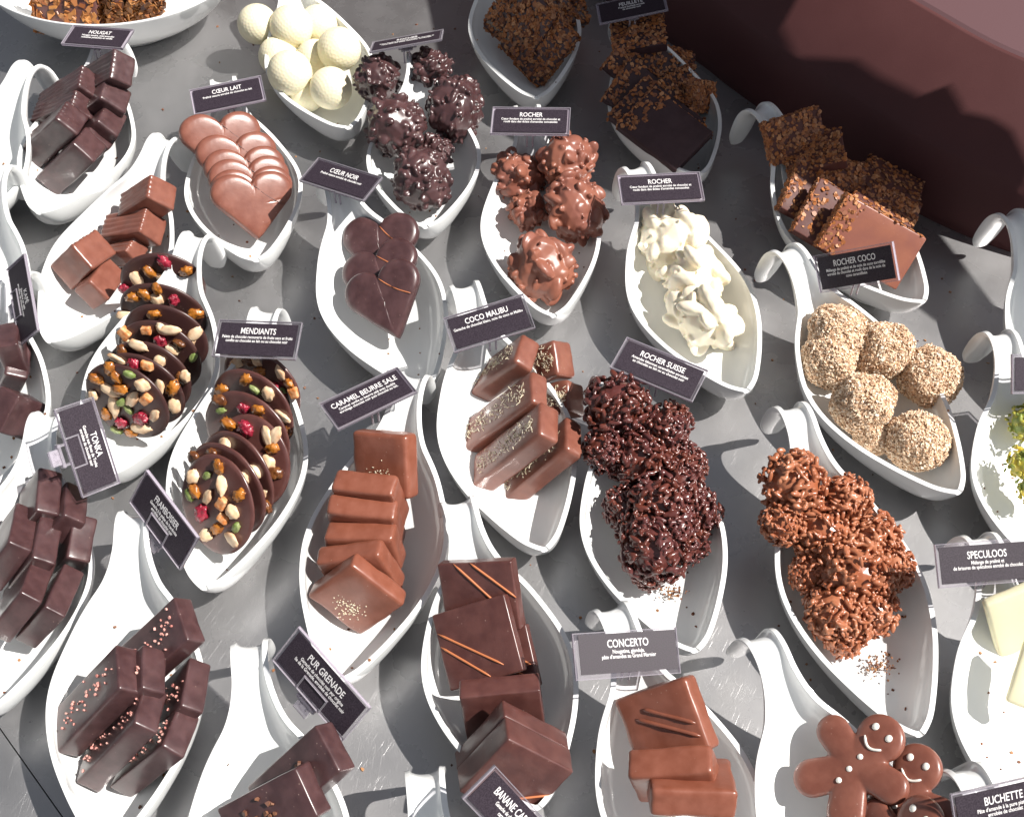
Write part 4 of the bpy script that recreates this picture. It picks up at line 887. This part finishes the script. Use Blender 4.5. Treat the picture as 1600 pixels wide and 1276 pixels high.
def name_card(c, q, d, title, lines, label, clip=0, margin=(.22, .2), tsize=.62, bsize=.30, shift=(0, 0)):
    root = thing_empty('name_card', c, q); tag(root, label, 'name card', 'black name cards in clear holders clipped to the dishes')
    w_, h_ = d[0], d[1]
    link('holder', plate_mesh(w_, h_, .1), root); link('holder_edge', frame_mesh(w_, h_), root)
    mb = MB(); mb.box((shift[0], shift[1], .08), (w_/2-margin[0], h_/2-margin[1], .02)); link('card', mb.mesh('card', CARD), root)
    iw = w_-2*margin[0]-.25
    t = text_mesh(title, tsize, sx=.72, off=.006); ys = h_/2-margin[1]-.28
    wt = max(v.co.x for v in t.vertices)-min(v.co.x for v in t.vertices)
    if wt > iw*S:
        for v in t.vertices: v.co.x *= iw*S/wt
    o = link('title_lettering', t, root, (shift[0], ys+shift[1], .108))
    b = text_mesh('\n'.join(lines), bsize, sx=.78, off=.004); wb = max(v.co.x for v in b.vertices)-min(v.co.x for v in b.vertices)
    if wb > iw*S:
        for v in b.vertices: v.co.x *= iw*S/wb
    link('small_lettering', b, root, (shift[0], ys-tsize*.95+shift[1], .108))
    dn = Quaternion(q).inverted() @ Vector((0, 0, -1)); a0 = Vector((0, -h_/2+.6, -.08)); mb = MB()
    for x in (-.22, .22): mb.tube([a0+Vector((x, 0, 0)), a0+Vector((x, 0, 0))+dn*.8, a0+Vector((x, 0, 0))+dn*1.7], .07, 6)
    link('stem', mb.mesh('stem', CLEARE), root)
    if clip:
        k = link('clip', CLIP, root, (0, -h_/2+(.35 if clip == 2 else 1.75), -.12))
        if clip == 2: link('clip_tab', TABM, root, (0, -h_/2+.5, .14))
CARDS = [
 ((-33.765, 31.984, 7.767), (0.9958, -0.0234, -0.0195, -0.0858), (5.301, 2.622, 0.2), 'NOUGAT', ['Nougat tendre, miel amandes', 'noisettes pistaches et vanille'], 'black name card reading NOUGAT', {'clip': 1}),
 ((-22.24, 24.836, 7.687), (0.9904, 0.0479, -0.0185, 0.1286), (5.685, 2.741, 0.2), 'CŒUR LAIT', ['Praliné nature enrobé de chocolat au lait'], 'black name card reading COEUR LAIT above the milk hearts', {'clip': 1}),
 ((-12.656, 15.384, 7.655), (0.9649, 0.0231, -0.0661, -0.2532), (5.848, 2.583, 0.2), 'CŒUR NOIR', ['Praliné nature enrobé de chocolat noir'], 'black name card reading COEUR NOIR, tilted', {'clip': 1}),
 ((-8.532, 31.221, 7.947), (0.9789, -0.1834, -0.0899, 0.0091), (5.947, 2.775, 0.2), 'ROCHER', ['Cœur fondant de praliné enrobé de chocolat et', "roulé dans des éclats d'amandes concassées"], 'black ROCHER card seen almost edge on above the dark rochers', {'clip': 1}),
 ((1.427, 21.497, 7.949), (0.9975, 0.0549, -0.026, -0.036), (6.027, 2.744, 0.2), 'ROCHER', ['Cœur fondant de praliné enrobé de chocolat et', "roulé dans des éclats d'amandes concassées"], 'black ROCHER card above the milk chocolate rochers', {'clip': 1}),
 ((9.964, 35.753, 7.903), (0.9946, -0.0044, -0.0971, 0.0362), (5.76, 2.748, 0.2), 'FEUILLETÉ', ['Praliné feuilleté enrobé', 'de chocolat noir'], 'dim black card in shade above the dark flaked squares', {'clip': 1}),
 ((10.874, 14.109, 7.968), (0.9987, 0.0392, 0.0014, 0.0332), (6.107, 2.758, 0.2), 'ROCHER', ['Cœur fondant de praliné enrobé de chocolat et', "roulé dans des éclats d'amandes concassées"], 'black ROCHER card above the three white rochers', {'clip': 1}),
 ((23.924, 6.255, 7.94), (0.8496, 0.3694, -0.3737, -0.046), (6.103, 2.686, 0.2), 'ROCHER COCO', ['Mélange de praliné et de noix de coco torréfiée', 'enrobé de chocolat et roulé dans de la noix de', 'coco caramélisée'], 'scratched black card reading ROCHER COCO', {'clip': 1}),
 ((-16.935, -0.256, 7.902), (0.9865, 0.1355, -0.0653, -0.0643), (5.846, 2.705, 0.2), 'MENDIANTS', ['Palets de chocolat recouverts de fruits secs et fruits', 'confits au chocolat au lait ou au chocolat noir'], 'black name card reading MENDIANTS', {'clip': 1}),
 ((-1.534, 1.17, 7.91), (0.9844, 0.0874, -0.0544, 0.1429), (5.672, 2.81, 0.2), 'COCO MALIBU', ['Ganache de chocolat blanc, noix de coco et Malibu'], 'black name card headed COCO above the coconut sprinkled bars', {'clip': 1}),
 ((-9.229, -5.158, 7.888), (0.96, -0.0554, -0.017, 0.2739), (5.732, 2.723, 0.2), 'CARAMEL BEURRE SALE', ['Caramel vanille au beurre salé avec double', 'enrobage chocolat noir puis chocolat au lait.'], 'black name card reading CARAMEL BEURRE SALE, tilted upwards', {'clip': 1}),
 ((9.597, -2.802, 7.914), (0.9719, 0.0373, 0.0157, -0.2317), (5.836, 2.742, 0.2), 'ROCHER SUISSE', ['Amandes bâtonnet caramélisées enrobées', 'au chocolat au lait ou au chocolat noir'], 'black name card reading ROCHER SUISSE, tilted downwards', {'clip': 1}),
 ((-26.531, -8.974, 7.905), (0.7887, -0.0114, 0.4602, -0.4074), (5.751, 2.757, 0.2), 'TONKA', ['Ganache aux fèves de Tonka', 'enrobée de chocolat noir'], 'black name card reading TONKA, turned on its side', {'clip': 2}),
 ((-20.871, -14.265, 7.907), (0.8121, 0.3924, -0.1729, -0.3957), (6.014, 2.643, 0.2), 'FRAMBOISIER', ['Ganache à la pulpe de framboise', 'enrobée de chocolat noir'], 'steeply tilted card reading FRAMBOISIER', {'clip': 2}),
 ((-33.33, 3.341, 7.881), (0.6541, 0.4424, -0.1115, -0.6033), (5.645, 2.745, 0.2), 'KAFÉ', ['Ganache au café', 'enrobée de chocolat noir'], 'narrow card reading KAFE at the left edge, seen side on', {'clip': 2}),
 ((-10.487, -24.91, 7.962), (0.8309, 0.3887, -0.0769, -0.3907), (6.103, 2.743, 0.2), 'PUR GRENADE', ['Ganache de chocolat noir pur origine', 'Ile de la Grenade, enrobée de chocolat noir'], 'black name card reading PUR GRENADE with a clear clip', {'clip': 2}),
 ((6.382, -23.105, 7.91), (0.9711, 0.1969, 0.119, 0.0641), (6.203, 2.568, 0.2), 'CONCERTO', ['Nougatine, gianduja,', "pâte d'amandes au Grand Marnier"], 'black name card reading CONCERTO, smudged', {'shift': (0.12, 0.08), 'clip': 1}),
 ((-0.079, -32.383, 8.261), (0.831, 0.2826, 0.3681, -0.3068), (6.016, 2.302, 0.2), 'BANANE CARAMEL', ['Ganache de chocolat au lait,', 'caramel, banane'], 'white edged card reading BANANE at the bottom edge', {'clip': 1}),
 ((27.839, -17.248, 7.903), (0.9619, 0.2661, 0.0397, 0.0479), (6.242, 2.537, 0.2), 'SPECULOOS', ['Mélange de praliné et', 'de brisures de spéculoos enrobé de chocolat'], 'black name card reading SPECULOOS, cut off by the right edge', {'clip': 1}),
 ((25.562, -31.687, 7.777), (0.9379, 0.3279, 0.0473, 0.103), (5.69, 2.466, 0.2), 'BUCHETTE', ["Pâte d'amande à la pure pistache", 'enrobée de chocolat'], 'black card reading BUCHETTE in the bottom right corner', {'clip': 1}),
 ((35.34, -2.693, 7.398), (0.9317, 0.3288, 0.1426, 0.0586), (6.107, 2.578, 0.2), 'ROCHER', ['Un croustillant de praliné', 'pistache et chocolat'], 'black card mostly cut off by the right edge above the green clusters', {'clip': 1})]
for a in CARDS: name_card(*a[:6], **a[6])

# ------------------------------------------------------------------ crumbs
r4 = random.Random(77)
pts = [((r4.uniform(-36, 40), r4.uniform(-34, 45), .03), (0, 0, 1)) for i in range(230)]
from mathutils.bvhtree import BVHTree
bv = BVHTree.FromPolygons([v.co.copy() for v in DISH.vertices], [tuple(p.vertices) for p in DISH.polygons])
for n_, loc, yaw, sx_, ws, lab in DISHES:
    for i in range(3 if n_ in ('white', 'golf') else 16):
        lx, ly = r4.uniform(1, 14), r4.gauss(0, 1.6); h_ = bv.ray_cast(Vector((lx*S, ly*S, .12)), Vector((0, 0, -1)))
        if h_[0] is None: continue
        x, y = lx*sx_, ly*ws; pts.append(((loc[0]+x*math.cos(yaw)-y*math.sin(yaw), loc[1]+x*math.sin(yaw)+y*math.cos(yaw), h_[0].z/S+.02), (0, 0, 1)))
o = link('crumbs', flat_bits(pts, .095, r4, .035, 1.2, .3).mesh('crumbs', CRUMB)); tag(o, 'fine brown crumbs scattered over the steel counter and in the dishes', 'crumbs', kind='stuff')
def crumb_pile(c, n, sp, m, label):
    pts = [((r4.gauss(0, sp), r4.gauss(0, sp*.7), abs(r4.gauss(0, .12))), (0, 0, 1)) for i in range(n)]
    o = link('crumb_pile', flat_bits(pts, .07, r4, .045, 1.1, .5).mesh('crumb_pile', m), None, c); tag(o, label, 'crumbs', kind='stuff')
crumb_pile((10.249, -15.52, 1.2), 60, 0.38, CRUMB, 'loose dark crumbs at the tip of the dark almond cluster dish')
crumb_pile((22.485, -20.663, 1.3), 90, 0.6, CRUMB, 'loose brown crumbs below the milk almond clusters')
